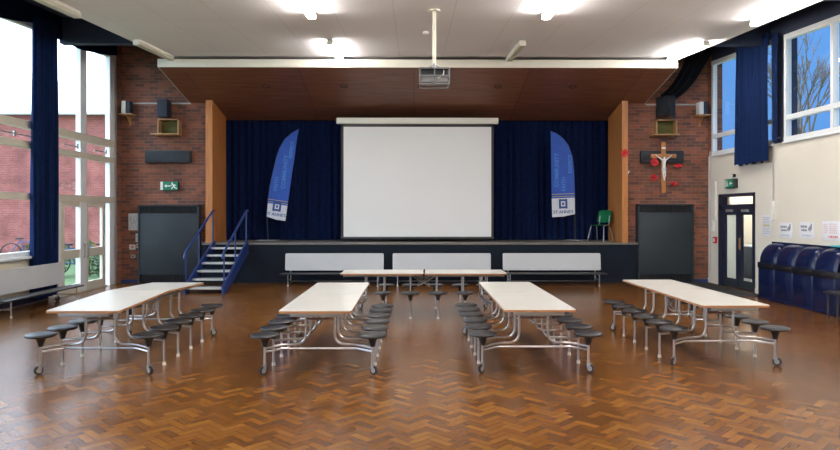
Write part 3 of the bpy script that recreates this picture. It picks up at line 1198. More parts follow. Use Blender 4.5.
# ------------------------------------------------------------------ benches with tip-up backs
def make_bench(label, loc, rz, L=2.26, tilt=0.0):
    t = thing('folding_bench', label, 'bench', loc, rz, 'benches with grey backrest panels')
    # local: bench faces -y, length along x
    mb = MB(M['panel'])
    z0, z1 = .33, .72
    rc = .03
    poly = []
    for cx, cz_, a0 in ((L / 2 - rc, z1 - rc, 0), (-L / 2 + rc, z1 - rc, PI / 2), (-L / 2 + rc, z0 + rc, PI), (L / 2 - rc, z0 + rc, 1.5 * PI)):
        for k in range(5):
            a = a0 + k * PI / 8
            poly.append((cx + rc * math.cos(a), cz_ + rc * math.sin(a)))
    mb.prism(poly, 'y', .0, .025)
    for v in mb.bm.verts:
        v.co.y += (v.co.z - z0) * .12
    mb.build('backrest', None, t)
    MB(M['seat']).box((0, -.22, .275), (L + .12, .27, .03), .012).build('bench_seat', None, t)
    for sx in (-1, 1):
        mb = MB(M['chrome'])
        x = sx * (L / 2 - .12)
        mb.tube([(x, .05, .50), (x, .06, .08)], .013, 8)
        mb.tube([(x, -.30, .26), (x, -.30, .03)], .013, 8)
        mb.tube([(x, -.30, .13), (x, .06, .13)], .011, 8)
        mb.tube([(x, -.30, .25), (x, .05, .25)], .011, 8)
        lg = mb.build('leg', None, t)
        mb = MB(M['rubber'])
        R = Matrix.Rotation(PI / 2, 3, 'Y')
        mb.lathe([(0, -.012), (.045, -.012), (.047, 0), (.045, .012), (0, .012)], (x, .06, .047), 18, R)
        mb.use(M['steel'])
        for q in (-1, 1):
            mb.box((x + q * .016, .06, .07), (.004, .03, .05))
        mb.build('caster', None, lg)
        MB(M['cap']).lathe([(0, 0), (.018, 0), (.016, .032), (0, .032)], (x, -.30, 0), 12).build('foot_cap', None, lg)
    MB(M['chrome']).tube([(-L / 2 + .12, .05, .08), (L / 2 - .12, .05, .08)], .010, 8).build('stretcher', None, t)
    return t


b0 = make_bench('bench with grey backrest against the stage front, just right of the blue stairs', (-1.83, 15.18, 0), 0)
for x, lab in ((.64, 'bench with grey backrest against the stage front, directly below the screen'),
               (3.18, 'bench with grey backrest against the stage front, towards the right brick wall')):
    b = copy_tree(b0)
    b.location = (x, 15.18, 0)
    b['label'] = lab
b = copy_tree(b0)
b.location = (XL + .33, 11.42, 0)
b.rotation_euler.z = PI / 2
b['label'] = 'bench with grey backrest along the left wall under the near window'

# stool or bench end poking into the right edge
t = thing('side_bench', 'black-topped bench end at the right edge in front of the bins', 'bench', (6.36, 10.0, 0))
MB(M['seat']).box((.25, 0, .435), (.58, .32, .035), .012).build('bench_seat', None, t)
for sx in (0.02, .48):
    for sy in (-.11, .11):
        MB(M['black']).tube([(sx, sy, 0), (sx, sy, .42)], .014, 8).build('leg', None, t)

# ------------------------------------------------------------------ stairs
t = thing('stage_stairs', 'blue steel steps with handrails and grey treads up to the stage', 'stairs', (-4.28, 13.45, 0))
hw = .39
n_st = 6
run, rise = .325, .147
y_of = lambda k: .12 + k * run
for sx in (-1, 1):
    mb = MB(M['blue_steel'])
    mb.prism([(0, 0), (.24, 0), (2.05, .72), (2.05, 1.0), (1.95, 1.0), (0, .16)], 'x', sx * hw - .02, sx * hw + .02)
    mb.build('stringer', None, t)
    mb = MB(M['blue_steel'])
    x = sx * hw
    def rail_z(y):
        return .80 + (y + .0) * (1.72 - .80) / 1.95
    mb.tube([(x, .0, .72), (x, .06, rail_z(.06)), (x, 1.92, rail_z(1.92)), (x, 2.04, rail_z(1.92))], .024, 10, .04)
    for y in (.10, .95, 1.90):
        mb.tube([(x, y, .16 + y * .43), (x, y, rail_z(y) - .005)], .017, 8)
    mb.build('handrail', None, t)
for k in range(n_st):
    z = .12 + k * rise
    tr = MB(M['tread']).box((0, y_of(k) + run / 2 - .02, z - .016), (hw * 2 - .04, run + .01, .032), .003).build('tread', None, t)
    MB(M['nosing']).box((0, y_of(k) - .022, z - .014), (hw * 2 - .045, .03, .045), .004).build('nosing', None, tr)


# ------------------------------------------------------------------ wall units holding folded tables
def wall_unit(label, x0, x1, ztop):
    t = thing('folding_unit', label, 'wall unit', ((x0 + x1) / 2, YB - .004, 0), 0, 'slate wall units for folded tables')
    w, h = x1 - x0, ztop
    D = .2
    mb = MB(M['unit'])
    mb.span((-w / 2, -D, 0), (-w / 2 + .035, 0, h))
    mb.span((w / 2 - .035, -D, 0), (w / 2, 0, h))
    mb.span((-w / 2, -D, h - .03), (w / 2, 0, h))
    mb.build('cabinet_frame', None, t)
    MB(M['unit']).span((-w / 2 + .035, -D + .015, .20), (w / 2 - .035, -D + .05, h - .2), .004).build('front_panel', None, t)
    for z0, z1 in ((.03, .19), (h - .19, h - .035)):
        mb = MB(M['unit_dark'])
        mb.span((-w / 2 + .035, -D + .06, z0), (w / 2 - .035, -.02, z1))
        n = 26
        for i in range(n):
            x = -w / 2 + .05 + (w - .1) * i / (n - 1)
            mb.box((x, -D + .04, (z0 + z1) / 2), (.018, .03, z1 - z0))
        mb.build('vent_grille', None, t)
    for z in (.66, 1.2):
        MB(M['unit_dark']).span((-w / 2 + .035, -D + .0135, z), (w / 2 - .035, -D + .015, z + .006)).build('panel_joint', None, t)
    return t


wall_unit('tall slate wall unit on the left brick wall beside the blue stairs', -6.48, -5.06, 1.84)
wall_unit('tall slate wall unit on the right brick wall below the crucifix', 5.30, 6.62, 1.86)

# ------------------------------------------------------------------ things on the brick walls
Yf = YB - .002


def conduit(name, label, pts, r=.014):
    p0 = Vector(pts[0])
    return tag(MB(M['conduit']).tube([Vector(p) - p0 for p in pts], r, 8, .08).build(name, None, None, p0), label, 'conduit')


conduit('conduit', 'pale horizontal conduit along the left brick wall behind the loudspeaker', [(-6.7, Yf - .02, 4.25), (-5.3, Yf - .02, 4.25)], .018)
conduit('conduit', 'pale horizontal conduit along the right brick wall below the black cloth', [(5.55, Yf - .02, 4.24), (6.75, Yf - .02, 4.24)], .018)


def big_speaker(label, x):
    t = thing('loudspeaker', label, 'speaker', (x, Yf - .04, 3.885), 0)
    mb = MB(M['speaker'])
    mb.box((0, -.17, .21), (.25, .26, .42), .015)
    mb.build('speaker_cabinet', None, t)
    MB(M['grille']).box((0, -.306, .21), (.22, .012, .39), .005).build('speaker_grille', None, t)
    mb = MB(M['steel'])
    mb.box((0, -.02, .21), (.1, .04, .12))
    mb.build('wall_bracket', None, t)
    return t


def box_shelf(label, x):
    t = thing('box_shelf', label, 'shelf', (x, Yf, 3.50), 0)
    w, h, d = .5, .36, .22
    mb = MB(M['bracket'])
    mb.span((-w / 2, -d, 0), (-w / 2 + .03, 0, h))
    mb.span((w / 2 - .03, -d, 0), (w / 2, 0, h))
    mb.span((-w / 2, -d, h - .025), (w / 2, 0, h))
    mb.build('shelf_side', None, t)
    MB(M['bracket']).span((-w / 2 - .1, -d - .16, -.03), (w / 2, 0, 0), .004).build('shelf_board', None, t)
    MB(M['olive']).span((-w / 2 + .03, -.02, 0), (w / 2 - .03, 0, h - .025)).build('back_board', None, t)
    return t


big_speaker('dark loudspeaker above the open wooden box shelf on the left brick wall', -5.86)
box_shelf('open wooden box shelf with olive back on the left brick wall', -5.77)
box_shelf('open wooden box shelf under the end of the black cloth on the right brick wall', 5.97)


def corner_speaker(label, x):
    t = thing('corner_speaker', label, 'speaker', (x, Yf, 3.98), 0)
    mb = MB(M['bracket'])
    mb.box((0, -.14, -.015), (.3, .27, .03), .004)
    mb.prism([(-.02, -.03), (0, -.03), (0, -.26), (-.02, -.26)], 'x', -.02, .02)
    mb.prism([(-.22, -.03), (-.02, -.03), (-.02, -.22)], 'x', -.012, .012)
    mb.build('shelf_bracket', None, t)
    MB(M['sign_white']).box((-.06, -.15, .15), (.1, .2, .29), .008).build('speaker_cabinet', None, t)
    MB(M['speaker']).box((.04, -.15, .15), (.1, .19, .28), .008).build('speaker_grille', None, t)


corner_speaker('small white-sided speaker on a wooden bracket in the left brick corner', -6.74)
corner_speaker('small white-sided speaker on a wooden bracket in the right brick corner', 6.84)


def heater(label, x0, x1, z0, z1):
    t = thing('infrared_heater', label, 'heater', ((x0 + x1) / 2, Yf, z0), 0, 'dark wall heaters above the slate units')
    w, h = x1 - x0, z1 - z0
    MB(M['unit_dark']).box((0, -.05, h / 2), (w, .1, h), .01).build('heater_case', None, t)
    mb = MB(M['heater'])
    for i in range(7):
        mb.box((0, -.104, .03 + (h - .06) * i / 6), (w - .06, .01, .018))
    mb.build('heater_grille', None, t)


heater('long dark wall heater above the green exit sign on the left bricks', -6.35, -5.28, 2.84, 3.13)
heater('long dark wall heater behind the crucifix on the right bricks', 5.40, 6.42, 2.84, 3.13)


def man_and_arrow(mb, u, v, w, h, P, arrow=True):
    """white running figure and arrow drawn with thin prisms; P maps (u, v) to 3-D pairs"""
    pass


t = thing('exit_sign', 'green emergency exit sign with white arrow on the left brick wall', 'exit sign', (-5.79, Yf, 2.19))
MB(M['unit_dark']).box((0, -.045, .1), (.42, .09, .21), .008).build('sign_case', None, t)
mb = MB(M['green'])
mb.span((-.145, -.096, .005), (.205, -.089, .198))
mb.build('sign_face', None, t)
mb = MB(M['sign_white'])
mb.span((-.205, -.096, .005), (-.145, -.089, .198))
YF0, YF1 = -.0985, -.0955
mb.prism([(-.11, .1), (-.06, .145), (-.06, .115), (.02, .115), (.02, .085), (-.06, .085), (-.06, .055)], 'y', YF0, YF1)
mb.lathe([(0, 0), (.018, 0), (.018, .003), (0, .003)], (.075, YF1, .165), 12, Matrix.Rotation(PI / 2, 3, 'X'))
mb.prism([(.07, .145), (.115, .14), (.14, .09), (.11, .085)], 'y', YF0, YF1)
mb.prism([(.075, .14), (.04, .12), (.03, .09), (.045, .088), (.055, .11), (.085, .125)], 'y', YF0, YF1)
mb.prism([(.11, .135), (.15, .13), (.17, .1), (.155, .095), (.14, .115), (.11, .115)], 'y', YF0, YF1)
mb.prism([(.112, .095), (.07, .075), (.05, .03), (.068, .025), (.088, .06), (.135, .08)], 'y', YF0, YF1)
mb.prism([(.118, .092), (.15, .06), (.19, .05), (.19, .032), (.14, .042), (.115, .07)], 'y', YF0, YF1)
mb.build('pictogram', None, t)

t = thing('exit_sign', 'green emergency exit sign above the navy double door on the right wall', 'exit sign', (XR - .002, 14.5, 2.2))
MB(M['unit_dark']).box((-.05, 0, .1), (.1, .42, .2), .008).build('sign_case', None, t)
MB(M['green']).span((-.106, -.2, .01), (-.1, .2, .19)).build('sign_face', None, t)
mb = MB(M['sign_white'])
X0, X1 = -.1085, -.1055
mb.prism([(-.03, .1), (-.085, .15), (-.085, .115), (-.16, .115), (-.16, .085), (-.085, .085), (-.085, .05)], 'x', X0, X1)
mb.prism([(.06, .17), (.09, .17), (.09, .14), (.06, .14)], 'x', X0, X1)
mb.prism([(.05, .135), (.1, .135), (.09, .08), (.12, .03), (.1, .025), (.07, .07), (.03, .03), (.015, .04), (.05, .085)], 'x', X0, X1)
mb.prism([(.14, .18), (.18, .18), (.18, .02), (.14, .02)], 'x', X0, X1)
mb.build('pictogram', None, t)
t = thing('motion_sensor', 'tiny dark motion sensor just above the green sign over the navy door', 'sensor', (XR - .002, 14.42, 2.47))
MB(M['unit_dark']).box((-.03, 0, 0), (.06, .08, .07), .012).build('sensor_body', None, t)
MB(M['sign_white']).lathe([(.022, 0), (.018, .014), (0, .02)], (-.06, 0, -.005), 12, Matrix.Rotation(-PI / 2, 3, 'Y')).build('sensor_lens', None, t)


# papers on the left bricks
def paper(name, label, c, w, h, marks, wall='back', cat='notice', base=None):
    t = thing(name, label, cat, c, 0 if wall == 'back' else -PI / 2)
    MB(base or M['paper']).box((0, -.004, 0), (w, .004, h), .0005).build('sheet', None, t)
    mb = MB()
    for (u0, v0, u1, v1, m) in marks:
        mb.use(m)
        mb.span(((u0 - .5) * w, -.0075, (v0 - .5) * h), ((u1 - .5) * w, -.0058, (v1 - .5) * h))
    mb.build('print', None, t)
    return t


def lines(n, u0, u1, v0, v1, m, seed=0):
    r = random.Random(seed)
    out = []
    for i in range(n):
        v = v0 + (v1 - v0) * (i + .2) / n
        u = u0
        while u < u1 - .03:
            wl_ = r.uniform(.05, .16)
            out.append((u, v, min(u + wl_, u1), v + .55 * (v1 - v0) / n, m))
            u += wl_ + .03
    return out


paper('plan_sheet', 'large pale notice on the left bricks beside the slate unit', (-6.64, Yf, 1.44), .29, .40, lines(6, .12, .8, .1, .9, M['ink_pale'], 1)[::2])
paper('notice', 'narrow green-tinted notice below the large pale notice on the left bricks', (-6.555, Yf, 1.06), .12, .2, lines(6, .1, .9, .1, .9, M['ink_pale'], 2))
paper('notice', 'white notice with a red mark above the small wall switch, left brick corner', (-6.69, Yf, .84), .15, .12, [(.3, .25, .7, .75, M['ink_red'])])
paper('notice', 'tiny red-marked card close to the slate unit on the left bricks', (-6.56, Yf, .87), .07, .1, [(.15, .3, .85, .7, M['ink_red'])])
t = thing('wall_switch', 'small pale switch box lowest on the left bricks below the notices', 'switch', (-6.66, Yf, .62))
MB(M['ink_pale']).box((0, -.02, 0), (.1, .04, .08), .006).build('switch_plate', None, t)
MB(M['unit_dark']).box((0, -.043, 0), (.03, .01, .04), .002).build('switch_key', None, t)

# crucifix
t = thing('crucifix', 'wooden crucifix with white figure on the right brick wall', 'crucifix', (5.92, Yf - .112, 2.13))
mb = MB(M['cross'])
mb.box((0, -.018, .60), (.105, .036, 1.2), .004)
mb.box((0, -.0185, .875), (.61, .036, .095), .004)
mb.box((0, .056, .3), (.05, .11, .05), .003)
mb.build('cross_beam', None, t)
MB(M['sign_white']).box((0, -.04, 1.06), (.09, .008, .045), .002).build('title_plaque', None, t)
me = bpy.data.meshes.new('figure')
jo = [(0, .0, .56), (0, -.005, .66), (0, -.008, .755), (0, -.01, .80), (.01, -.02, .85),      # pelvis, waist, chest, neck, head
      (-.055, -.005, .785), (-.12, 0, .835), (-.20, .002, .90),                                  # left arm
      (.055, -.005, .785), (.12, 0, .835), (.20, .002, .90),                                     # right arm
      (-.022, -.005, .53), (-.025, -.028, .43), (-.004, -.008, .325), (-.004, -.028, .285),
      (.022, -.005, .53), (.022, -.026, .425), (.006, -.008, .325), (.006, -.03, .29)]
ed = [(0, 1), (1, 2), (2, 3), (3, 4), (2, 5), (5, 6), (6, 7), (2, 8), (8, 9), (9, 10), (0, 11), (11, 12), (12, 13), (13, 14), (0, 15), (15, 16), (16, 17), (17, 18)]
me.from_pydata([Vector(p) + Vector((0, -.062, 0)) for p in jo], ed, [])
fo = bpy.data.objects.new('figure', me)
COL.objects.link(fo)
fo.parent = t
sk = fo.modifiers.new('skin', 'SKIN')
rad = [.042, .036, .045, .018, .03, .022, .016, .012, .022, .016, .012, .028, .02, .014, .012, .028, .02, .014, .012]
for i, v in enumerate(me.skin_vertices[0].data):
    v.radius = (rad[i], rad[i] * .8)
    v.use_root = (i == 0)
fo.modifiers.new('sub', 'SUBSURF').render_levels = 2
fo.modifiers['sub'].levels = 2
me.materials.append(M['figure'])
mb = MB(M['flag_white'])
mb.lathe([(.046, .515), (.05, .55), (.047, .59), (.040, .595)], (0, -.062, 0), 16)
mb.build('loincloth', None, t)


def poppy(label, c, r, droop=False):
    t = thing('paper_poppy', label, 'paper flower', c, 0, 'red paper poppies around the crucifix')
    mb = MB(M['poppy'])
    rnd = random.Random(int(c[0] * 100))
    n = 36
    tilt = Matrix.Rotation(math.radians(70 if droop else 90), 3, 'X')

    def fn(u, v):
        a = 2 * PI * u
        rr = r * v * (1 + .13 * math.cos(4 * a + 1))
        p = Vector((rr * math.cos(a), rr * math.sin(a) * (.5 if droop else 1), .02 * v * v + .01 * math.sin(5 * a) * v))
        return tilt @ p + Vector((0, -.012 if not droop else -.05, 0))
    mb.grid(fn, n, 5)
    bmesh.ops.remove_doubles(mb.bm, verts=mb.bm.verts[:], dist=.0004)
    mb.build('petals', None, t, angle=80)
    MB(M['black']).lathe([(.018, 0), (.014, .012), (0, .016)], (0, -.014 if not droop else -.055, 0), 12, Matrix.Rotation(PI / 2, 3, 'X')).build('flower_centre', None, t)


for px, py, r, dr, lab in ((653, 162.5, .095, 0, 'red paper poppy just under the left arm of the crucifix'),
                           (654.3, 177.5, .078, 0, 'red paper poppy lower left of the crucifix beside its foot'),
                           (678, 166, .10, 1, 'flattened red paper poppy under the right arm of the crucifix'),
                           (674, 184, .10, 1, 'curled red paper poppy lower right of the crucifix, lowest of all')):
    p = at(px, py, YB)
    poppy(lab, (p.x, Yf - (.002 if py > 164 else .118), p.z), r, dr)
p = at(624, 153, 15.55)
poppy('red paper poppy pinned on the pine pillar right of the stage', (4.97, 15.555, p.z), .085)
tag(MB(M['sign_white']).box((0, -.01, 0), (.03, .02, .08), .004, Matrix.Rotation(.5, 3, 'Y')).build('wall_hook', None, None, (5.13, Yf, 2.62)),
    'tiny white hook on the bricks right of the pine pillar', 'hook')

# ------------------------------------------------------------------ right wall details
conduit('conduit', 'pale pipe running down the corner of the cream right wall and bricks', [(XR - .02, 15.5, 3.1), (XR - .02, 15.62, 3.1), (XR - .02, 15.62, .3)], .015)
conduit('conduit', 'pale pipe bent over the sill and down the cream wall below the curtain', [(XR - .02, 12.62, 3.1), (XR - .02, 12.86, 3.1), (XR - .02, 12.86, 1.92)], .013)
t = thing('cord_pull', 'white cord housing low on the cream wall right of the navy door', 'cord pull', (XR - .002, 12.86, 1.5))
MB(M['sign_white']).box((-.02, 0, .2), (.04, .06, .36), .008).build('cord_cover', None, t)
MB(M['sign_white']).lathe([(.0, 0), (.016, .0), (.01, .04), (0, .04)], (-.045, 0, .0), 10).build('pull_handle', None, t)
tag(MB(M['sign_white']).box((0, 0, 0), (.03, .05, .9), .006).build('trunking', None, None, (XR - .017, 15.33, 1.95)),
    'thin white trunking on the cream wall left of the navy door', 'trunking')
tag(MB(M['sign_white']).box((0, 0, 0), (.04, .1, .28), .008).build('wall_panel', None, None, (XR - .022, 15.46, 1.35)),
    'white box on the cream wall beside the brick corner', 'control box')
t = thing('fire_call_point', 'red fire call point on the cream wall left of the navy door', 'fire alarm', (XR - .002, 15.34, 1.02))
MB(M['red']).box((-.025, 0, 0), (.05, .15, .15), .01).build('case', None, t)
MB(M['sign_white']).box((-.052, 0, .0), (.004, .08, .08), .001).build('break_glass', None, t)
paper('notice', 'tall notice with yellow line on the cream wall right of the navy door', (XR - .001, 13.13, 1.40), .32, .42,
      lines(10, .1, .9, .08, .92, M['ink_pale'], 5) + [(.15, .48, .85, .54, M['yellow'])], 'right')
yb_ = 11.85
for k, (pxc, lab) in enumerate(((788, 'white notice above the bins, farthest of the three'), (809, 'white notice above the bins, between the other two'),)):
    Y = XR * F / (pxc - 414)
    z = EYE + (213 - 230.5) * Y / F
    paper('notice', lab, (XR - .001, Y, z), .44, .29,
          lines(1, .1, .58, .62, .86, M['ink'], 10 + k) + lines(1, .15, .58, .40, .62, M['ink'], 20 + k) +
          [(.70, .45, .78, .78, M['ink']), (.78, .55, .86, .92, M['ink']), (.62, .5, .68, .68, M['ink'])] +
          lines(1, .2, .8, .12, .26, M['ink_pale'], 30 + k), 'right')
Y = XR * F / (834 - 414)
paper('notice', 'white notice with pink and red writing above the nearest bin', (XR - .001, Y, EYE - 18 * Y / F), .5, .33,
      lines(5, .08, .3, .35, .85, M['ink_pink'], 41) + lines(5, .4, .8, .35, .9, M['ink_pink'], 42) + lines(1, .35, .85, .1, .3, M['ink_red'], 43), 'right')


# bins
def bin_(label, y, first=[None]):
    if first[0] is None:
        t = thing('recycling_bin', label, 'bin', (XR - .03, y, 0), 0, 'round-topped navy bins along the right wall')
        w, d, zt = .575, .33, 1.07
        mb = MB(M['bin'])
        mb.prism([(0, .02), (-d, .02), (-d, .62), (0, .62)], 'y', -w / 2, w / 2)
        bmesh.ops.bevel(mb.bm, geom=mb.bm.edges[:], offset=.03, segments=3, affect='EDGES', profile=.5)
        mb.build('bin_body', None, t)
        MB(M['bin']).box((-d / 2, 0, .035), (d + .03, w - .01, .07), .012).build('base_skirt', None, t)
        MB(M['bin_band']).box((-d / 2 - .004, 0, .645), (d + .02, w - .004, .12), .02).build('lid_band', None, t)
        mb = MB(M['bin'])

        def lid(u, v):
            # u across the width, v from the front foot of the lid over the top to the back
            q = 2 * u - 1
            e = (1 - abs(q) ** 3.2) ** .5
            a = PI / 2 * min(v / .75, 1)
            x = -d + .24 * (1 - math.cos(a)) + (0 if v < .75 else (v - .75) / .25 * (d - .24))
            z = .69 + (zt - .69) * math.sin(a)
            x += .05 * (1 - e) * math.cos(a)
            z -= .09 * (1 - e) * math.sin(a)
            return (x, q * (w / 2 - .003), z)
        mb.grid(lid, 16, 20)
        mb.build('bin_lid', None, t, angle=80)
        MB(M['bin']).span((-.06, -w / 2, .60), (0, w / 2, zt + .025), .01).build('back_rail', None, t)
        first[0] = t
        return t
    c = copy_tree(first[0])
    c.location = (XR - .03, y, 0)
    c['label'] = label
    return c


for k, (y, lab) in enumerate(((12.50, 'round-topped navy bin beside the navy door, farthest of the row'),
                              (11.91, 'round-topped navy bin second from the navy door'),
                              (11.32, 'round-topped navy bin third from the navy door, below the middle notice'),
                              (10.73, 'round-topped navy bin at the right edge under the pink-lettered notice'))):
    bin_(lab, y)
tag(MB(M['teal']).box((0, 0, 0), (.18, .3, .025), .004).build('teal_folder', None, None, (XR - .11, 10.66, 1.108)),
    'teal folder lying on the nearest navy bin', 'folder')

tag(MB(M['mat_floor']).box((0, 0, 0), (1.5, 2.6, .014), .004).build('door_mat', None, None, (6.2, 14.2, .0075)),
    'charcoal entrance mat on the floor in front of the navy double door', 'mat')

# ------------------------------------------------------------------ feather flags
YFL = 16.42


def flag(label, outline, white_line, pole_px, base_px, words, logo_c, tilt, mirrored):
    base = at(base_px[0], 242, YFL)
    t = thing('feather_flag', label, 'flag', (base.x, YFL, SZ))
    org = Vector((base.x, YFL, SZ))

    def L(px, py, dy=0.0):
        p = at(px, py, YFL) - org
        return Vector((p.x, dy, p.z))
    # sail as a filled outline cut at the white line
    (l0, l1) = white_line

    def side(p):
        return (p[1] - l0[1]) * (l1[0] - l0[0]) - (p[0] - l0[0]) * (l1[1] - l0[1])

    def clip(sign):
        out = []
        n = len(outline)
        for i in range(n):
            a, b = outline[i], outline[(i + 1) % n]
            sa, sb = side(a) * sign, side(b) * sign
            if sa >= 0:
                out.append(a)
            if sa * sb < 0:
                k = sa / (sa - sb)
                out.append((a[0] + (b[0] - a[0]) * k, a[1] + (b[1] - a[1]) * k))
        return out
    for sign, m, nm in ((-1, M['flag'], 'flag_sail'), (1, M['flag_white'], 'flag_hem')):
        mb = MB(m)
        P = [L(*q) for q in clip(sign)]
        mb.prism([(p.x, p.z) for p in P], 'y', -.004, .004)
        o = mb.build(nm, None, t)
        o['label'] = 'blue sail with pale lettering' if sign < 0 else 'white hem with blue emblem'
        if sign < 0:
            sail = o
        else:
            hem = o
    for body, (px, py), size, ang in words:
        mb = MB(M['flag_text'])
        p = L(px, py)
        mt = Matrix.Translation((p.x, -.0065, p.z)) @ Matrix.Rotation(-ang, 4, 'Y') @ Matrix.Rotation(PI / 2, 4, 'X')
        text_into(mb, body, size, mt, M['flag_text'])
        mb.build('lettering', None, sail)
    mb = MB(M['flag_navy'])
    c = L(*logo_c)
    R = Matrix.Rotation(-tilt, 3, 'Y')
    s_ = .10
    for (u, v, a, b) in ((-s_ * .8, 0, .05, .24), (s_ * .8, 0, .05, .24), (0, s_ * .9, .2, .05), (0, -s_ * .9, .2, .05), (0, 0, .05, .06)):
        mb.box(Vector((c.x, -.0065, c.z)) + R @ Vector((u, 0, v)), (a, .003, b), 0, R)
    p = Vector((c.x, -.0065, c.z)) + R @ Vector((0, 0, -.205))
    text_into(mb, "ST ANNE'S", .105, Matrix.Translation(p) @ Matrix.Rotation(-tilt, 4, 'Y') @ Matrix.Rotation(PI / 2, 4, 'X'), M['flag_navy'])
    mb.build('emblem', None, hem)
    mb = MB(M['flag_gold'])
    a, b = L(*l0), L(*l1)
    for dz in (.04, .10):
        mb.box(((a + b) / 2) + Vector((0, -.0055, dz)), ((b - a).length * .97, .003, .012), 0, Matrix.Rotation(-math.atan2(b.z - a.z, b.x - a.x), 3, 'Y'))
    mb.build('gold_line', None, sail)
    pts = [Vector((0, .01, .02))] + [L(*q, .012) for q in pole_px]
    mb = MB(M['black'])
    mb.tube(pts, .012, 8, .1)
    mb.build('pole', None, t)
    mb = MB(M['steel'])
    for k in range(4):
        a = k * PI / 2 + .5
        mb.tube([(0, .01, .03), (.32 * math.cos(a), .01 + .2 * math.sin(a), .012)], .011, 6)
    mb.tube([(.3 * math.cos(2 * PI * k / 20), .01 + .18 * math.sin(2 * PI * k / 20), .018) for k in range(20)], .012, 6, closed=True)
    mb.build('base_foot', None, t)


flag('tall blue feather flag leaning on the stage left of the screen',
     [(299, 129), (297.5, 137), (295, 155), (292.5, 172), (290, 190), (287.8, 205), (285.5, 221), (276, 219.5), (267, 216.5), (268.3, 201), (270, 188), (272.6, 175), (276, 160), (279.5, 149), (284.5, 140), (291, 134)],
     ((268, 203), (288.5, 206)), [(267, 216), (268.3, 201), (270, 188), (272.6, 175), (276, 160), (279.5, 149), (284.5, 140), (291, 134), (299, 129)],
     (268.5, 242), [('COMMUNITY', (285, 172), .14, 1.47), ('FAITH', (276.5, 184), .13, 1.45), ('RESPECT', (291.8, 150), .11, 1.43)], (277.3, 206.5), -.13, False)
flag('tall blue feather flag standing on the stage right of the screen, by the green chair',
     [(551, 131), (558, 134), (564, 139), (569, 146), (572.5, 156), (574.3, 170), (575, 190), (575.2, 214), (564, 216.5), (552.5, 217.2), (552, 200), (551.5, 165)],
     ((552, 198.5), (575.1, 197.5)), [(575.3, 214), (575, 190), (574.3, 170), (572.5, 156), (569, 146), (564, 139), (558, 134), (551, 131)],
     (575.5, 242), [('COMMUNITY', (557, 170), .14, 1.57), ('FAITH', (564, 184), .13, 1.57), ('RESPECT', (570.5, 164), .12, 1.57)], (563.4, 203.8), .03, True)

# ------------------------------------------------------------------ green chair on the stage
t = thing('plastic_chair', 'green plastic chair with metal legs on the stage right end', 'chair', (4.56, 16.12, SZ + .012), -.8)
mb = MB(M['chair'])


def seat_fn(u, v):
    x = (u - .5) * .38
    return (x, -.2 + .38 * v, .40 + .05 * (2 * u - 1) ** 2 * .5 - .02 * math.sin(PI * v) + (.0 if v > .12 else -.02))


mb.grid(seat_fn, 10, 10)
bmesh.ops.solidify(mb.bm, geom=mb.bm.faces[:], thickness=.012)
mb.build('seat', None, t, angle=80)
mb = MB(M['chair'])


def back_fn(u, v):
    x = (u - .5) * (.37 - .03 * v)
    return (x, .17 + .06 * v - .05 * (1 - (2 * u - 1) ** 2) * -.6, .47 + .27 * v + .02 * (1 - (2 * u - 1) ** 2) * (1 if v > .5 else -1))


mb.grid(back_fn, 10, 6)
bmesh.ops.solidify(mb.bm, geom=mb.bm.faces[:], thickness=.012)
mb.build('backrest', None, t, angle=80)
for sx in (-1, 1):
    mb = MB(M['alu'])
    mb.tube([(sx * .22, -.22, 0), (sx * .17, -.13, .385), (sx * .17, .12, .385), (sx * .22, .24, 0)], .012, 8, .06)
    mb.build('leg', None, t)
    mb = MB(M['alu'])
    mb.tube([(sx * .12, .1, .38), (sx * .13, .185, .42), (sx * .13, .22, .62)], .011, 8, .05)
    mb.build('back_support', None, t)

# ------------------------------------------------------------------ outdoors
mb = MB(M['grass'])
mb.span((-60, -25, -.3), (XL - .26, 70, -.06))
mb.span((XR + .3 + 1.9, -25, -.3), (80, 90, -.06))
mb.span((XL - .26, 17.6, -.3), (XR + 2.2, 90, -.06))
struct(mb, 'ground')

t = thing('brick_building', 'red brick building with pale sloping roof seen through the left windows', 'building', (-19, 28, -.06))
mb = MB(M['outbrick'])
mb.span((-13, 0, 0), (11.5, .3, 5.86))
mb.span((-13, .3, 0), (-12.7, 9, 5.86))
mb.span((11.2, .3, 0), (11.5, 9, 5.86))
mb.build('wall', None, t)
mb = MB(M['roof'])
mb.prism([(-.3, 5.86), (5.2, 8.2), (5.2, 8.3), (-.3, 6.0)], 'x', -13.4, 11.9)
mb.prism([(5.2, 8.2), (10.5, 5.86), (10.5, 6.0), (5.2, 8.3)], 'x', -13.4, 11.9)
mb.build('roof', None, t)
MB(M['white_frame']).tube([(-13.4, -.36, 5.86), (11.9, -.36, 5.86)], .06, 8).build('gutter', None, t)


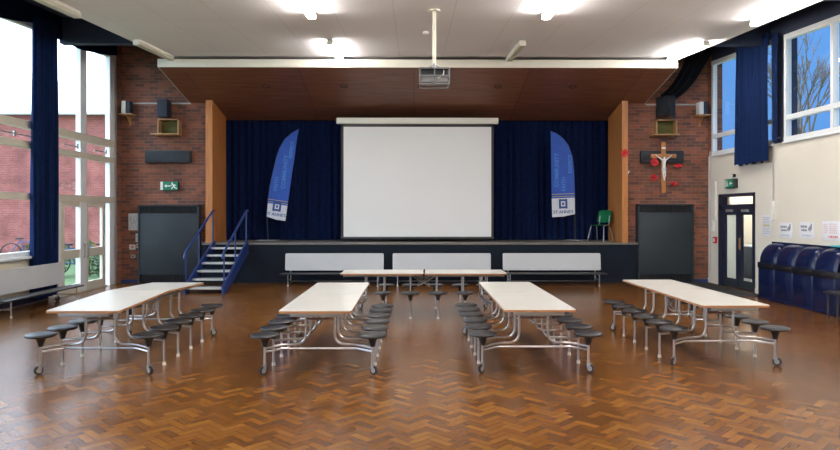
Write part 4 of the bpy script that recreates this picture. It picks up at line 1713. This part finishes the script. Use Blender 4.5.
def shrub(label, c, r, h, m, seed):
    t = thing('shrub', label, 'shrub', c, 0, 'low shrubs outside the glazed doors')
    rnd = random.Random(seed)
    mb = MB(m)
    for i in range(420):
        a, b = rnd.uniform(0, 2 * PI), rnd.random() ** .5
        z = rnd.random()
        rr = r * b * math.sin(PI * (.15 + .8 * z)) 
        p = Vector((rr * math.cos(a), rr * math.sin(a), h * (.1 + .9 * z)))
        s_ = rnd.uniform(.05, .1)
        R = Matrix.Rotation(rnd.uniform(0, 6.3), 3, 'Z') @ Matrix.Rotation(rnd.uniform(-1.2, 1.2), 3, 'X')
        q = [R @ Vector(v) * s_ + p for v in ((-.5, 0, 0), (0, -.35, .06), (.5, 0, 0), (0, .35, .06))]
        mb.bm.faces.new([mb.bm.verts.new(v) for v in q])
    mb.build('foliage', None, t)
    mb = MB(M['bark'])
    for i in range(5):
        a = i * 1.26
        mb.tube([(0, 0, 0), (.4 * r * math.cos(a), .4 * r * math.sin(a), h * .55)], .012, 5)
    mb.build('stem', None, t)


k = 0
for x, y, r, h, m, lab in ((-9.55, 17.6, .40, .85, 'leaf', 'dark green shrub outside seen through the left pane of the glazed door'),
                           (-8.75, 17.9, .36, .95, 'leaf2', 'yellow-green shrub outside seen through the right pane of the glazed door'),
                           (-8.05, 17.2, .32, .7, 'leaf', 'dark shrub outside close to the brick corner by the glazed door'),
                           (-13.6, 23.5, .55, .6, 'leaf', 'low shrub far outside seen low in the near left window'),
                           (-12.6, 23.8, .5, .55, 'leaf2', 'pale low shrub far outside beside the curtain edge of the left window')):
    shrub(lab, (x, y, -.06), r, h, M[m], 50 + k)
    k += 1


def bicycle(label, c, rz, m):
    t = thing('bicycle', label, 'bicycle', c, rz, 'bicycles parked outside the left windows')
    for x in (-.5, .5):
        mb = MB(M['rubber'])
        mb.tube([(x + .33 * math.cos(2 * PI * k / 24), 0, .345 + .33 * math.sin(2 * PI * k / 24)) for k in range(24)], .018, 6, closed=True)
        mb.use(M['alu'])
        for k in range(8):
            a = k * PI / 4
            mb.tube([(x, 0, .345), (x + .32 * math.cos(a), 0, .345 + .32 * math.sin(a))], .004, 4)
        mb.build('wheel', None, t)
    mb = MB(m)
    for a, b in (((-.5, .345), (-.05, .3)), ((-.05, .3), (-.2, .8)), ((-.2, .8), (-.5, .345)), ((-.18, .72), (.35, .75)), ((-.05, .3), (.36, .68)), ((.34, .8), (.5, .345))):
        mb.tube([(a[0], 0, a[1]), (b[0], 0, b[1])], .018, 6)
    mb.build('bike_frame', None, t)
    mb = MB(M['black'])
    mb.box((-.22, 0, .84), (.24, .12, .05), .02)
    mb.build('saddle', None, t)
    MB(M['black']).tube([(.28, -.25, .95), (.33, 0, .93), (.28, .25, .95)], .014, 6, .1).tube([(.33, 0, .93), (.34, 0, .78)], .014, 6).build('handlebar', None, t)


bicycle('bicycle parked outside behind the left glass door pane, among shrubs', (-9.35, 18.4, -.06), .5, M['bike'])
bicycle('bicycle parked outside nearest the right glass door pane', (-8.55, 18.6, -.06), .4, M['black'])
bicycle('blue bicycle far outside low in the near left window', (-13.2, 22.6, -.06), .1, M['bike'])
bicycle('teal bicycle far outside by the curtain edge of the left window', (-12.3, 22.4, -.06), -.2, M['teal'])


def bare_tree(label, c, h, seed):
    t = thing('bare_tree', label, 'tree', c, 0, 'leafless trees beyond the right windows')
    rnd = random.Random(seed)
    mb = MB(M['bark'])

    def grow(p, d, ln, r, depth):
        q = p + d * ln
        mid = (p + q) / 2 + Vector((rnd.uniform(-1, 1), rnd.uniform(-1, 1), 0)) * ln * .05
        mb.tube([p, mid, q], r, 5 if depth > 2 else 4, radii=[r, r * .85, r * .68])
        if depth == 0:
            return
        for i in range(3 if depth > 1 else 4):
            ax = Vector((rnd.uniform(-1, 1), rnd.uniform(-1, 1), rnd.uniform(-.2, .2))).normalized()
            nd = (Matrix.Rotation(rnd.uniform(.25, .7), 3, ax) @ d + Vector((0, 0, .18))).normalized()
            grow(p + d * ln * rnd.uniform(.65, 1.0), nd, ln * rnd.uniform(.62, .8), r * .6, depth - 1)
    grow(Vector((0, 0, 0)), Vector((0, 0, 1)), h * .3, h * .014, 5)
    mb.build('branches', None, t)


bare_tree('leafless tree behind the first pane of the near right window', (24.6, 41, -.06), 15.5, 3)
bare_tree('leafless tree at the right edge of the near right window', (36.0, 50.5, -.06), 14.0, 8)
